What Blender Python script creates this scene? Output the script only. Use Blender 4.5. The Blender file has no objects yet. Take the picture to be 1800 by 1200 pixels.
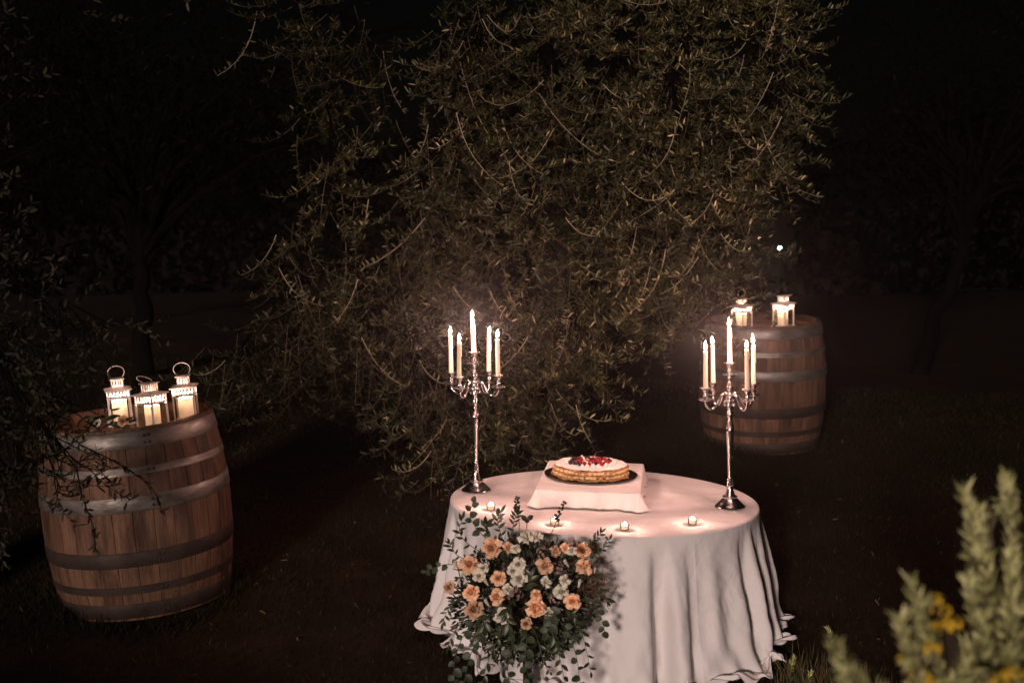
import bpy, math, random
import numpy as np
from mathutils import Vector, Matrix, Euler
PI = math.pi
random.seed(7); rng = np.random.default_rng(7)
scene = bpy.context.scene
COL = scene.collection

# ------------------------------------------------------------------ camera, sky, sun, exposure
def make_camera():
    cd = bpy.data.cameras.new('camera'); co = bpy.data.objects.new('camera', cd); COL.objects.link(co)
    cd.sensor_width = 36.0; cd.lens = 47.0; cd.clip_start = 0.05; cd.clip_end = 2000
    p, r = math.atan(245 / 2350), math.radians(1.6)
    F = Vector((0, math.cos(p), -math.sin(p))); R0 = Vector((1, 0, 0)); U0 = Vector((0, math.sin(p), math.cos(p)))
    Rv = math.cos(r) * R0 - math.sin(r) * U0; Uv = math.sin(r) * R0 + math.cos(r) * U0
    m = Matrix((Rv, Uv, -F)).transposed().to_4x4(); m.translation = (0, 0, 2.1)
    co.matrix_world = m
    cd.dof.use_dof = True; cd.dof.focus_distance = 7.0; cd.dof.aperture_fstop = 2.4; cd.dof.aperture_blades = 0
    scene.camera = co
make_camera()

SUN_EL, SUN_AZ = math.radians(11), math.radians(16)      # light comes from behind the camera, a little to its left
w = bpy.data.worlds.new('World'); scene.world = w; w.use_nodes = True
nt = w.node_tree; bg = nt.nodes['Background']
sky = nt.nodes.new('ShaderNodeTexSky'); sky.sky_type = 'NISHITA'; sky.sun_disc = False
sky.sun_elevation = SUN_EL; sky.sun_rotation = PI + SUN_AZ
nt.links.new(sky.outputs[0], bg.inputs[0]); bg.inputs[1].default_value = 0.0002
sd = bpy.data.lights.new('sun', 'SUN'); sd.energy = 2.6; sd.angle = math.radians(6); sd.color = (1.0, 0.78, 0.70)
so = bpy.data.objects.new('sun', sd); COL.objects.link(so)
travel = Vector((math.sin(SUN_AZ) * math.cos(SUN_EL), math.cos(SUN_AZ) * math.cos(SUN_EL), -math.sin(SUN_EL)))
so.rotation_euler = travel.to_track_quat('-Z', 'Y').to_euler()
so.location = (-3, -8, 6)
vs = scene.view_settings
vs.view_transform = 'Standard'; vs.look = 'None'; vs.exposure = 0.0; vs.gamma = 1.0; vs.use_curve_mapping = False
scene.render.engine = 'CYCLES'
scene.cycles.use_denoising = True
scene.cycles.max_bounces = 6; scene.cycles.diffuse_bounces = 3; scene.cycles.volume_bounces = 0; scene.cycles.transparent_max_bounces = 16
scene.cycles.sample_clamp_indirect = 4.0
scene.cycles.caustics_reflective = False; scene.cycles.caustics_refractive = False

# ------------------------------------------------------------------ materials
def mat(name, c1, c2=None, scale=6.0, rough=0.6, metal=0.0, bump=0.0, bscale=60.0, stretch=(1, 1, 1), rand=False,
        spec=0.5, sss=0.0, sss_col=(1, .6, .4), trans=0.0, attr=None, ramp=None, rough2=None, detail=6, randamt=0.25, wrinkle=0.0):
    m = bpy.data.materials.new(name); m.use_nodes = True
    nt = m.node_tree; N = nt.nodes; L = nt.links
    b = N['Principled BSDF']
    b.inputs['Roughness'].default_value = rough; b.inputs['Metallic'].default_value = metal
    b.inputs['Specular IOR Level'].default_value = spec
    tc = N.new('ShaderNodeTexCoord'); mp = N.new('ShaderNodeMapping'); mp.inputs['Scale'].default_value = stretch
    L.new(tc.outputs['Object'], mp.inputs['Vector'])
    vec = mp.outputs['Vector']
    if rand:
        oi = N.new('ShaderNodeObjectInfo'); ml = N.new('ShaderNodeMath'); ml.operation = 'MULTIPLY'; ml.inputs[1].default_value = 37.0
        L.new(oi.outputs['Random'], ml.inputs[0])
        va = N.new('ShaderNodeVectorMath'); va.operation = 'ADD'; L.new(vec, va.inputs[0]); L.new(ml.outputs[0], va.inputs[1]); vec = va.outputs[0]
    if c2 is None: c2 = tuple(x * 0.8 for x in c1)
    if attr:
        a = N.new('ShaderNodeAttribute'); a.attribute_name = attr; fac = a.outputs['Fac']
    else:
        nz = N.new('ShaderNodeTexNoise'); nz.inputs['Scale'].default_value = scale; nz.inputs['Detail'].default_value = detail
        nz.inputs['Roughness'].default_value = 0.6
        L.new(vec, nz.inputs['Vector']); fac = nz.outputs['Fac']
    cr = N.new('ShaderNodeValToRGB'); L.new(fac, cr.inputs['Fac'])
    stops = ramp or [(0.0 if attr else 0.32, c1), (1.0 if attr else 0.68, c2)]
    while len(cr.color_ramp.elements) < len(stops): cr.color_ramp.elements.new(0.5)
    for e, (p, c) in zip(cr.color_ramp.elements, stops): e.position = p; e.color = (*c, 1)
    col = cr.outputs['Color']
    if rand:
        hs = N.new('ShaderNodeHueSaturation')
        mr = N.new('ShaderNodeMapRange'); mr.inputs['To Min'].default_value = 1 - randamt; mr.inputs['To Max'].default_value = 1 + randamt
        L.new(oi.outputs['Random'], mr.inputs['Value']); L.new(mr.outputs[0], hs.inputs['Value']); L.new(col, hs.inputs['Color']); col = hs.outputs['Color']
    L.new(col, b.inputs['Base Color'])
    if rough2 is not None:
        n3 = N.new('ShaderNodeTexNoise'); n3.inputs['Scale'].default_value = scale * 2.3; n3.inputs['Detail'].default_value = 5; L.new(vec, n3.inputs['Vector'])
        m3 = N.new('ShaderNodeMapRange'); m3.inputs['From Min'].default_value = .3; m3.inputs['From Max'].default_value = .7
        m3.inputs['To Min'].default_value = rough; m3.inputs['To Max'].default_value = rough2
        L.new(n3.outputs['Fac'], m3.inputs['Value']); L.new(m3.outputs[0], b.inputs['Roughness'])
    if bump:
        n2 = N.new('ShaderNodeTexNoise'); n2.inputs['Scale'].default_value = bscale; n2.inputs['Detail'].default_value = 4; L.new(vec, n2.inputs['Vector'])
        bp = N.new('ShaderNodeBump'); bp.inputs['Strength'].default_value = bump; bp.inputs['Distance'].default_value = 0.01
        L.new(n2.outputs['Fac'], bp.inputs['Height']); L.new(bp.outputs[0], b.inputs['Normal'])
        if wrinkle:
            n4 = N.new('ShaderNodeTexNoise'); n4.inputs['Scale'].default_value = 5.5; n4.inputs['Detail'].default_value = 9; n4.inputs['Roughness'].default_value = .55; n4.inputs['Distortion'].default_value = 1.1
            ab = N.new('ShaderNodeMath'); ab.operation = 'SUBTRACT'; ab.inputs[1].default_value = .5; L.new(vec, n4.inputs['Vector']); L.new(n4.outputs['Fac'], ab.inputs[0])
            a2 = N.new('ShaderNodeMath'); a2.operation = 'ABSOLUTE'; L.new(ab.outputs[0], a2.inputs[0])
            b2 = N.new('ShaderNodeBump'); b2.inputs['Strength'].default_value = wrinkle; b2.inputs['Distance'].default_value = 0.035; L.new(a2.outputs[0], b2.inputs['Height']); L.new(b2.outputs[0], bp.inputs['Normal'])
    if sss:
        b.inputs['Subsurface Weight'].default_value = sss; b.inputs['Subsurface Radius'].default_value = sss_col; b.inputs['Subsurface Scale'].default_value = 0.02
    if trans:
        tr = N.new('ShaderNodeBsdfTranslucent'); L.new(col, tr.inputs['Color']); mx = N.new('ShaderNodeMixShader'); mx.inputs[0].default_value = trans
        out = N['Material Output']; L.new(b.outputs[0], mx.inputs[1]); L.new(tr.outputs[0], mx.inputs[2]); L.new(mx.outputs[0], out.inputs['Surface'])
    return m

def stain(m, low):
    # broad weather stains with a shape of their own, run into the base colour
    nt = m.node_tree; N = nt.nodes; L = nt.links; b = N['Principled BSDF']; src = b.inputs['Base Color'].links[0].from_socket
    tc = N.new('ShaderNodeTexCoord'); mp = N.new('ShaderNodeMapping'); mp.inputs['Scale'].default_value = (5, 5, 1.4); L.new(tc.outputs['Object'], mp.inputs['Vector'])
    oi = N.new('ShaderNodeObjectInfo'); va = N.new('ShaderNodeVectorMath'); va.operation = 'ADD'; sc = N.new('ShaderNodeMath'); sc.operation = 'MULTIPLY'; sc.inputs[1].default_value = 91.0
    L.new(oi.outputs['Random'], sc.inputs[0]); L.new(mp.outputs[0], va.inputs[0]); L.new(sc.outputs[0], va.inputs[1])
    nz = N.new('ShaderNodeTexNoise'); nz.inputs['Scale'].default_value = 2.0; nz.inputs['Detail'].default_value = 7; L.new(va.outputs[0], nz.inputs['Vector'])
    mr = N.new('ShaderNodeMapRange'); mr.inputs['From Min'].default_value = .36; mr.inputs['From Max'].default_value = .58; mr.inputs['To Min'].default_value = low; mr.inputs['To Max'].default_value = 1.15
    L.new(nz.outputs['Fac'], mr.inputs['Value']); mx = N.new('ShaderNodeVectorMath'); mx.operation = 'SCALE'; L.new(src, mx.inputs[0]); L.new(mr.outputs[0], mx.inputs['Scale']); L.new(mx.outputs[0], b.inputs['Base Color'])

def glass_mat(name, tint=(.97, .97, .95), gloss=0.10):
    m = bpy.data.materials.new(name); m.use_nodes = True; nt = m.node_tree; N = nt.nodes; L = nt.links
    N.remove(N['Principled BSDF']); t = N.new('ShaderNodeBsdfTransparent'); t.inputs[0].default_value = (*tint, 1)
    g = N.new('ShaderNodeBsdfGlossy'); g.inputs['Roughness'].default_value = 0.06
    fr = N.new('ShaderNodeFresnel'); fr.inputs['IOR'].default_value = 1.25
    mx = N.new('ShaderNodeMixShader'); L.new(fr.outputs[0], mx.inputs[0]); L.new(t.outputs[0], mx.inputs[1]); L.new(g.outputs[0], mx.inputs[2])
    L.new(mx.outputs[0], N['Material Output'].inputs['Surface']); return m

def flame_mat(name, strength, c_low=(1.0, .42, .10), c_hi=(1.0, .80, .52)):
    m = bpy.data.materials.new(name); m.use_nodes = True; nt = m.node_tree; N = nt.nodes; L = nt.links
    N.remove(N['Principled BSDF']); e = N.new('ShaderNodeEmission'); t = N.new('ShaderNodeBsdfTransparent'); a = N.new('ShaderNodeAddShader')
    tc = N.new('ShaderNodeTexCoord'); sp = N.new('ShaderNodeSeparateXYZ'); L.new(tc.outputs['Generated'], sp.inputs[0])
    cr = N.new('ShaderNodeValToRGB'); cr.color_ramp.elements[0].color = (*c_low, 1); cr.color_ramp.elements[1].color = (*c_hi, 1); cr.color_ramp.elements[1].position = .45
    L.new(sp.outputs[2], cr.inputs[0]); L.new(cr.outputs[0], e.inputs['Color']); e.inputs['Strength'].default_value = strength
    L.new(e.outputs[0], a.inputs[0]); L.new(t.outputs[0], a.inputs[1]); L.new(a.outputs[0], N['Material Output'].inputs['Surface'])
    m.cycles.emission_sampling = 'NONE'; return m

def emit_mat(name, col, s):
    m = bpy.data.materials.new(name); m.use_nodes = True; b = m.node_tree.nodes['Principled BSDF']
    b.inputs['Base Color'].default_value = (*col, 1); b.inputs['Emission Color'].default_value = (*col, 1); b.inputs['Emission Strength'].default_value = s
    m.cycles.emission_sampling = 'NONE'; return m

M = {}
M['ground'] = mat('dark_soil', (.024, .013, .007), (.009, .006, .0034), 2.2, rough=.95, bump=.6, bscale=30, spec=.1)
M['grass'] = mat('short_grass', (.03, .03, .012), rough=.9, spec=.05, attr='tint', ramp=[(0, (.006, .008, .003)), (.45, (.011, .0098, .0042)), (.8, (.023, .015, .0075)), (1, (.070, .050, .029))])
M['drygrass'] = mat('tall_grass', (.1, .08, .03), rough=.7, spec=.2, attr='tint', ramp=[(0, (.03, .045, .015)), (.5, (.07, .07, .03)), (1, (.20, .12, .06))])
M['litter'] = mat('dead_leaf', (.08, .05, .03), rough=.8, spec=.2, attr='tint', ramp=[(0, (.04, .022, .012)), (1, (.13, .09, .055))])
M['stave'] = mat('oak_stave', (.135, .068, .040), (.060, .030, .019), 5.0, rough=.66, bump=.6, bscale=30, stretch=(9, 9, .9), rand=True, spec=.3,
                 ramp=[(.26, (.034, .018, .012)), (.44, (.088, .044, .025)), (.6, (.122, .063, .036)), (.80, (.18, .102, .062))], randamt=.2)
stain(M['stave'], .5)
M['darkhoop'] = mat('dark_steel', (.050, .034, .027), (.022, .016, .014), 7.0, rough=.6, rough2=.8, metal=.35, bump=.3, bscale=30, spec=.25)
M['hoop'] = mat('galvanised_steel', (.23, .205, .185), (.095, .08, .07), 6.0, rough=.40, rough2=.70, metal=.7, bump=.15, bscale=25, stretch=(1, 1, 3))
M['head'] = mat('oak_head', (.22, .10, .05), (.12, .05, .028), 6.0, rough=.65, bump=.3, bscale=30, stretch=(1, 9, 1), rand=True, spec=.3)
M['lantern'] = mat('white_lacquered_metal', (.78, .70, .64), (.70, .60, .54), 20, rough=.5, bump=.05)
M['glass'] = glass_mat('clear_glass')
M['wax'] = mat('candle_wax', (.84, .72, .54), (.80, .67, .48), 15, rough=.45, sss=.6, sss_col=(1, .6, .35))
M['pillar'] = mat('pillar_wax', (.95, .91, .84), (.92, .87, .78), 15, rough=.5, trans=.6)
M['wick'] = mat('wick', (.02, .015, .012), rough=.9)
M['flame'] = flame_mat('candle_flame', 60)
M['silver'] = mat('polished_silver', (.74, .71, .70), (.62, .59, .58), 14, rough=.13, rough2=.28, metal=1.0, bump=.03, bscale=40)
M['linen'] = mat('white_linen', (.72, .69, .68), (.68, .645, .63), 5, rough=.92, bump=.14, bscale=420, spec=.15, wrinkle=.32)
M['linen2'] = mat('white_cotton', (.78, .75, .72), (.74, .70, .67), 7, rough=.9, bump=.10, bscale=300, spec=.15, wrinkle=.3)
M['wood'] = mat('table_wood', (.25, .15, .08), (.16, .09, .05), 5, rough=.6, stretch=(1, 8, 1))
M['tray'] = mat('gold_foil_tray', (.07, .045, .022), (.035, .022, .012), 30, rough=.35, metal=.8)
M['pastry'] = mat('puff_pastry', (.56, .28, .10), (.30, .12, .035), 45, rough=.7, bump=.8, bscale=120)
M['cream'] = mat('custard_cream', (.78, .57, .31), (.66, .42, .19), 25, rough=.5, sss=.2, bump=.15)
M['sugar'] = mat('icing_sugar', (.86, .82, .78), (.80, .75, .70), 60, rough=.95, bump=.25, bscale=160, spec=.1)
M['redberry'] = mat('raspberry', (.50, .02, .02), (.32, .008, .012), 30, rough=.35, bump=.6, bscale=240)
M['blueberry'] = mat('blueberry', (.014, .013, .020), (.007, .006, .010), 25, rough=.5)
M['alu'] = mat('aluminium_cup', (.75, .72, .70), rough=.3, metal=1.0)
M['rose'] = mat('peach_petal', (.94, .66, .45), (.90, .56, .35), 9, rough=.6, spec=.25, trans=.3, rand=True, randamt=.22)
M['white'] = mat('ivory_petal', (.80, .76, .66), (.74, .70, .56), 9, rough=.6, spec=.25, trans=.2)
M['mauve'] = mat('dusty_petal', (.42, .29, .26), (.30, .20, .19), 12, rough=.7, spec=.2, trans=.2, rand=True)
M['blush'] = mat('blush_petal', (.72, .50, .36), (.60, .36, .22), 9, rough=.6, spec=.2, trans=.2)
M['leaf'] = mat('ruscus_leaf', (.022, .034, .012), (.040, .054, .020), 8, rough=.42, spec=.5, rand=True, randamt=.35)
M['eucalyptus'] = mat('eucalyptus_leaf', (.026, .040, .022), (.048, .060, .034), 8, rough=.55, spec=.4, rand=True, randamt=.3)
M['filler'] = mat('filler_leaf', (.03, .05, .02), rough=.5, attr='tint', ramp=[(0, (.010, .017, .006)), (.6, (.026, .035, .014)), (1, (.060, .066, .032))])
M['brown'] = mat('dried_fern', (.14, .055, .025), rough=.8, attr='tint', ramp=[(0, (.07, .028, .015)), (1, (.17, .075, .035))])
M['stem'] = mat('green_stem', (.06, .08, .03), (.045, .055, .025), 10, rough=.6)
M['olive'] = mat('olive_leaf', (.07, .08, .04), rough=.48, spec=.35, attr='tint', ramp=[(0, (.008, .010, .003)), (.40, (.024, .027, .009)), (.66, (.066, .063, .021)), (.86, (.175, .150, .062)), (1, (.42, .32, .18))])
M['twig'] = mat('olive_twig', (.115, .080, .048), (.045, .031, .019), 9, rough=.8)
M['paletwig'] = mat('young_olive_shoot', (.30, .235, .155), (.17, .125, .08), 9, rough=.75)
M['bark'] = mat('olive_bark', (.022, .016, .011), (.010, .008, .006), 8, rough=.9, bump=1.0, bscale=18, stretch=(1, 1, .35))
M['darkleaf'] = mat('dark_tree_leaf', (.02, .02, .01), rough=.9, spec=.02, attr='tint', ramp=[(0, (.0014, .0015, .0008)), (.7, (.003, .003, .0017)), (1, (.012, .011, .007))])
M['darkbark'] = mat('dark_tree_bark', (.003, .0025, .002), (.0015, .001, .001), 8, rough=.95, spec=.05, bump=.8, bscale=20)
M['nearleaf'] = mat('near_olive_leaf', (.03, .03, .02), rough=.7, spec=.1, attr='tint', ramp=[(0, (.010, .010, .006)), (.6, (.022, .019, .011)), (.92, (.044, .036, .022)), (1, (.09, .068, .045))])
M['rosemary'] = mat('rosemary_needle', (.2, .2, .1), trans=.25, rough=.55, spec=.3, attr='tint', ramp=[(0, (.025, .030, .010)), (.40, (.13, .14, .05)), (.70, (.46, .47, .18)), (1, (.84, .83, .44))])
M['rosestem'] = mat('rosemary_stem', (.10, .075, .04), (.06, .045, .025), 15, rough=.8)
M['yellow'] = mat('yellow_petal', (.68, .48, .03), (.55, .35, .015), 20, rough=.6, trans=.2)
M['lamp_post'] = mat('lamp_post_steel', (.01, .01, .01), rough=.9, spec=.05)
M['lamp_cyan'] = emit_mat('lamp_cool', (.45, .95, 1.0), 60)
M['lamp_white'] = emit_mat('lamp_white', (1.0, .92, .80), 26)
M['lamp_pink'] = emit_mat('lamp_warm', (1.0, .60, .50), 14)

# ------------------------------------------------------------------ mesh helpers
class MB:
    def __init__(s): s.v = []; s.f = []
    def add(s, vs, fs):
        o = len(s.v); s.v += [tuple(v) for v in vs]; s.f += [tuple(i + o for i in f) for f in fs]
    def box(s, c, d, rot=None, taper=1.0):
        x, y, z = (d[0] / 2, d[1] / 2, d[2] / 2); P = []
        for k, t in ((-z, 1.0), (z, taper)):
            P += [Vector((-x * t, -y * t, k)), Vector((x * t, -y * t, k)), Vector((x * t, y * t, k)), Vector((-x * t, y * t, k))]
        if rot is not None: P = [rot @ p for p in P]
        c = Vector(c)
        s.add([p + c for p in P], [(3, 2, 1, 0), (4, 5, 6, 7), (0, 1, 5, 4), (1, 2, 6, 5), (2, 3, 7, 6), (3, 0, 4, 7)]); return s
    def lathe(s, prof, n=24, c=(0, 0, 0), closed=False):
        o = len(s.v); c = Vector(c)
        for r, z in prof:
            for k in range(n):
                a = 2 * PI * k / n; s.v.append((c.x + r * math.cos(a), c.y + r * math.sin(a), c.z + z))
        m = len(prof)
        for i in range(m if closed else m - 1):
            j = (i + 1) % m
            for k in range(n): k2 = (k + 1) % n; s.f.append((o + i * n + k, o + i * n + k2, o + j * n + k2, o + j * n + k))
        if not closed:
            if prof[0][0] > 1e-5: s.f.append(tuple(o + k for k in range(n - 1, -1, -1)))
            if prof[-1][0] > 1e-5: s.f.append(tuple(o + (m - 1) * n + k for k in range(n)))
        return s
    def tube(s, pts, rad, n=6, cap=True):
        pts = [Vector(p) for p in pts]; o = len(s.v); m = len(pts)
        if not hasattr(rad, '__len__'): rad = [rad] * m
        ref = None
        for i, p in enumerate(pts):
            t = (pts[min(i + 1, m - 1)] - pts[max(i - 1, 0)])
            t = t.normalized() if t.length > 1e-9 else Vector((0, 0, 1))
            if ref is None: ref = t.orthogonal().normalized()
            ref = (ref - t * ref.dot(t)); ref = ref.normalized() if ref.length > 1e-6 else t.orthogonal().normalized()
            b = t.cross(ref)
            for k in range(n):
                a = 2 * PI * k / n; q = p + (ref * math.cos(a) + b * math.sin(a)) * rad[i]; s.v.append(tuple(q))
        for i in range(m - 1):
            for k in range(n): k2 = (k + 1) % n; s.f.append((o + i * n + k, o + i * n + k2, o + (i + 1) * n + k2, o + (i + 1) * n + k))
        if cap:
            s.f.append(tuple(o + k for k in range(n - 1, -1, -1))); s.f.append(tuple(o + (m - 1) * n + k for k in range(n)))
        return s
    def grid(s, fn, nu, nv):
        o = len(s.v)
        for i in range(nu + 1):
            for j in range(nv + 1): s.v.append(tuple(fn(i / nu, j / nv)))
        for i in range(nu):
            for j in range(nv): a = o + i * (nv + 1) + j; s.f.append((a, a + nv + 1, a + nv + 2, a + 1))
        return s
    def mesh(s, name, smooth=True, angle=None):
        me = bpy.data.meshes.new(name); me.from_pydata(s.v, [], s.f); me.update()
        if smooth:
            me.polygons.foreach_set('use_smooth', [True] * len(me.polygons))
            if angle: me.set_sharp_from_angle(angle=math.radians(angle))
        return me
    def build(s, name, m, parent=None, smooth=True, angle=40): return obj(name, s.mesh(name, smooth, angle), m, parent)

def obj(name, me, m, parent=None, loc=None, rot=None, scale=None):
    o = bpy.data.objects.new(name, me); COL.objects.link(o)
    if m is not None and len(me.materials) == 0: me.materials.append(M[m] if isinstance(m, str) else m)
    if parent is not None: o.parent = parent
    if loc is not None: o.location = loc
    if rot is not None: o.rotation_euler = rot
    if scale is not None: o.scale = (scale,) * 3 if not hasattr(scale, '__len__') else scale
    return o
def tag(o, label=None, cat=None, group=None, kind=None):
    if label: o['label'] = label
    if cat: o['category'] = cat
    if group: o['group'] = group
    if kind: o['kind'] = kind
    return o
def thing(name, label, cat, loc=(0, 0, 0), rot=(0, 0, 0), group=None):
    o = bpy.data.objects.new(name, None); COL.objects.link(o); o.empty_display_size = .1
    o.location = loc; o.rotation_euler = rot; return tag(o, label, cat, group)
def copy_tree(o, parent=None):
    c = o.copy(); COL.objects.link(c); c.parent = parent
    for ch in list(o.children): copy_tree(ch, c)
    return c

def leaf_mesh(name, P, D, U, Ls, Ws, tint, fold=.18, mid=.45):
    """Many lens-shaped leaves (two folded halves each) in one mesh; numpy arrays (n,3)."""
    n = len(P)
    D = D / (np.linalg.norm(D, axis=1, keepdims=True) + 1e-9)
    S = np.cross(D, U); S /= (np.linalg.norm(S, axis=1, keepdims=True) + 1e-9); Nn = np.cross(S, D)
    L_ = Ls[:, None]; W_ = Ws[:, None]
    V = np.empty((n, 6, 3))
    V[:, 0] = P; V[:, 1] = P + D * L_ * .28 + S * W_ * .42 + Nn * W_ * fold; V[:, 2] = P + D * L_ * .68 + S * W_ * .42 + Nn * W_ * fold
    V[:, 3] = P + D * L_ + Nn * W_ * .1; V[:, 4] = P + D * L_ * .68 - S * W_ * .42 + Nn * W_ * fold; V[:, 5] = P + D * L_ * .28 - S * W_ * .42 + Nn * W_ * fold
    me = bpy.data.meshes.new(name)
    base = np.arange(n)[:, None] * 6
    F = np.concatenate([base + np.array([[0, 1, 2, 3]]), base + np.array([[0, 3, 4, 5]])], axis=1).reshape(-1)
    me.vertices.add(n * 6); me.vertices.foreach_set('co', V.reshape(-1))
    me.loops.add(len(F)); me.loops.foreach_set('vertex_index', F.astype(np.int32))
    nf = n * 2; me.polygons.add(nf); me.polygons.foreach_set('loop_start', np.arange(0, nf * 4, 4, dtype=np.int32))
    me.update(calc_edges=True); me.validate()
    a = me.attributes.new('tint', 'FLOAT', 'POINT'); a.data.foreach_set('value', np.repeat(tint, 6).astype(np.float32))
    return me
def rv(n): 
    v = rng.normal(size=(n, 3)); return v / np.linalg.norm(v, axis=1, keepdims=True)
def smooth01(t): t = np.clip(t, 0, 1); return t * t * (3 - 2 * t)

# ------------------------------------------------------------------ the ground
def gz(x, y):
    x = np.asarray(x, float); y = np.asarray(y, float)
    base = -.20 - .075 * np.clip(x - .5, -4.5, 4.5) * smooth01((60 - y) / 50)
    t = np.clip(y - 6.6, 0, 4.6); rise = .115 * t * smooth01((y - 5.6) / 2.5)
    fall = -6.0 * smooth01((y - 22) / 60)
    dip = -.165 * np.clip(7.0 - y, 0, 1.6) * smooth01((4 - np.abs(x - .4)) / 2.5)
    bank = .75 * smooth01((3.9 - y) / 1.8)
    lump = .012 * np.sin(x * 3.1 + y * 1.7) + .010 * np.sin(x * 6.3 - y * 4.1 + 1.3)
    return base + rise + fall + dip + bank + lump * smooth01((40 - y) / 30)
def axis(core0, core1, step, lo, hi):
    a = list(np.arange(core0, core1 + 1e-6, step)); d = step
    while a[-1] < hi: d *= 1.25; a.append(a[-1] + d)
    d = step; b = []
    c = core0
    while c > lo: d *= 1.25; c -= d; b.append(c)
    return np.array(b[::-1] + a)
gx = axis(-7, 8, .12, -500, 500); gy = axis(0, 18, .12, -60, 900)
X, Y = np.meshgrid(gx, gy, indexing='ij'); Z = gz(X, Y)
mb = MB(); mb.v = list(zip(X.ravel().tolist(), Y.ravel().tolist(), Z.ravel().tolist()))
ny = len(gy)
mb.f = [(i * ny + j, (i + 1) * ny + j, (i + 1) * ny + j + 1, i * ny + j + 1) for i in range(len(gx) - 1) for j in range(ny - 1)]
tag(mb.build('ground', 'ground', angle=None), kind='structure')

def blades(name, m, n, xr, yr, L0, L1, W, lean, label, cat, dens=None):
    x = rng.uniform(*xr, n); y = rng.uniform(*yr, n)
    if dens is not None:
        k = rng.uniform(size=n) < dens(x, y); x, y = x[k], y[k]; n = len(x)
    P = np.c_[x, y, gz(x, y) - .004]; D = np.c_[rng.normal(0, lean, n), rng.normal(0, lean, n), np.ones(n)]
    patch = .5 + .5 * np.sin(x * 1.9 + 1.3 * np.sin(y * 1.4)) * np.sin(y * 2.3 + x * .7)
    Ls = rng.uniform(L0, L1, n) * (.6 + .6 * patch)
    me = leaf_mesh(name, P, D, rv(n), Ls, np.full(n, W) * rng.uniform(.7, 1.3, n), np.clip(rng.beta(2, 3, n) * .8 + .25 * (1 - patch) + (rng.uniform(size=n) > .955) * .5, 0, 1))
    return tag(obj(name, me, m), label, cat, kind='stuff')
blades('grass', 'grass', 230000, (-5.2, 6.5), (5.0, 13.5), .022, .055, .0042, .6, 'short dark trampled grass covering the ground under the table and barrels', 'grass',
       dens=lambda x, y: np.clip(1.25 - (y - 5) * .085, .2, 1))
# longer grass left uncut around the feet of the barrels
ba = rng.uniform(0, 2 * PI, 2600); br_ = .455 + np.abs(rng.normal(0, .05, 2600)); bc = np.where(rng.uniform(size=(2600, 1)) < .5, [[-2.045, 7.19]], [[1.985, 10.62]])
bx, by = bc[:, 0] + br_ * np.cos(ba), bc[:, 1] + br_ * np.sin(ba)
tag(obj('uncut_grass', leaf_mesh('uncut_grass', np.c_[bx, by, gz(bx, by) - .01], np.c_[np.cos(ba) * .35 + rng.normal(0, .4, 2600), np.sin(ba) * .35 + rng.normal(0, .4, 2600), np.ones(2600)], rv(2600), rng.uniform(.04, .11, 2600), rng.uniform(.003, .006, 2600), rng.beta(2, 2.5, 2600)), 'grass'),
    'longer uncut grass around the feet of both barrels', 'grass', kind='stuff')
# a scatter of fallen leaves
n = 420; lx = rng.uniform(-4, 4, n); ly = rng.uniform(5.3, 11, n)
tag(obj('fallen_leaves', leaf_mesh('fallen_leaves', np.c_[lx, ly, gz(lx, ly) + .022], np.c_[rng.normal(size=n), rng.normal(size=n), rng.normal(0, .25, n)], np.tile([0, 0, 1.], (n, 1)) + rng.normal(0, .3, (n, 3)),
    rng.uniform(.03, .055, n), rng.uniform(.008, .016, n), rng.uniform(size=n)), 'litter'), 'small dry fallen leaves scattered over the dark grass', 'fallen leaves', kind='stuff')

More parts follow.
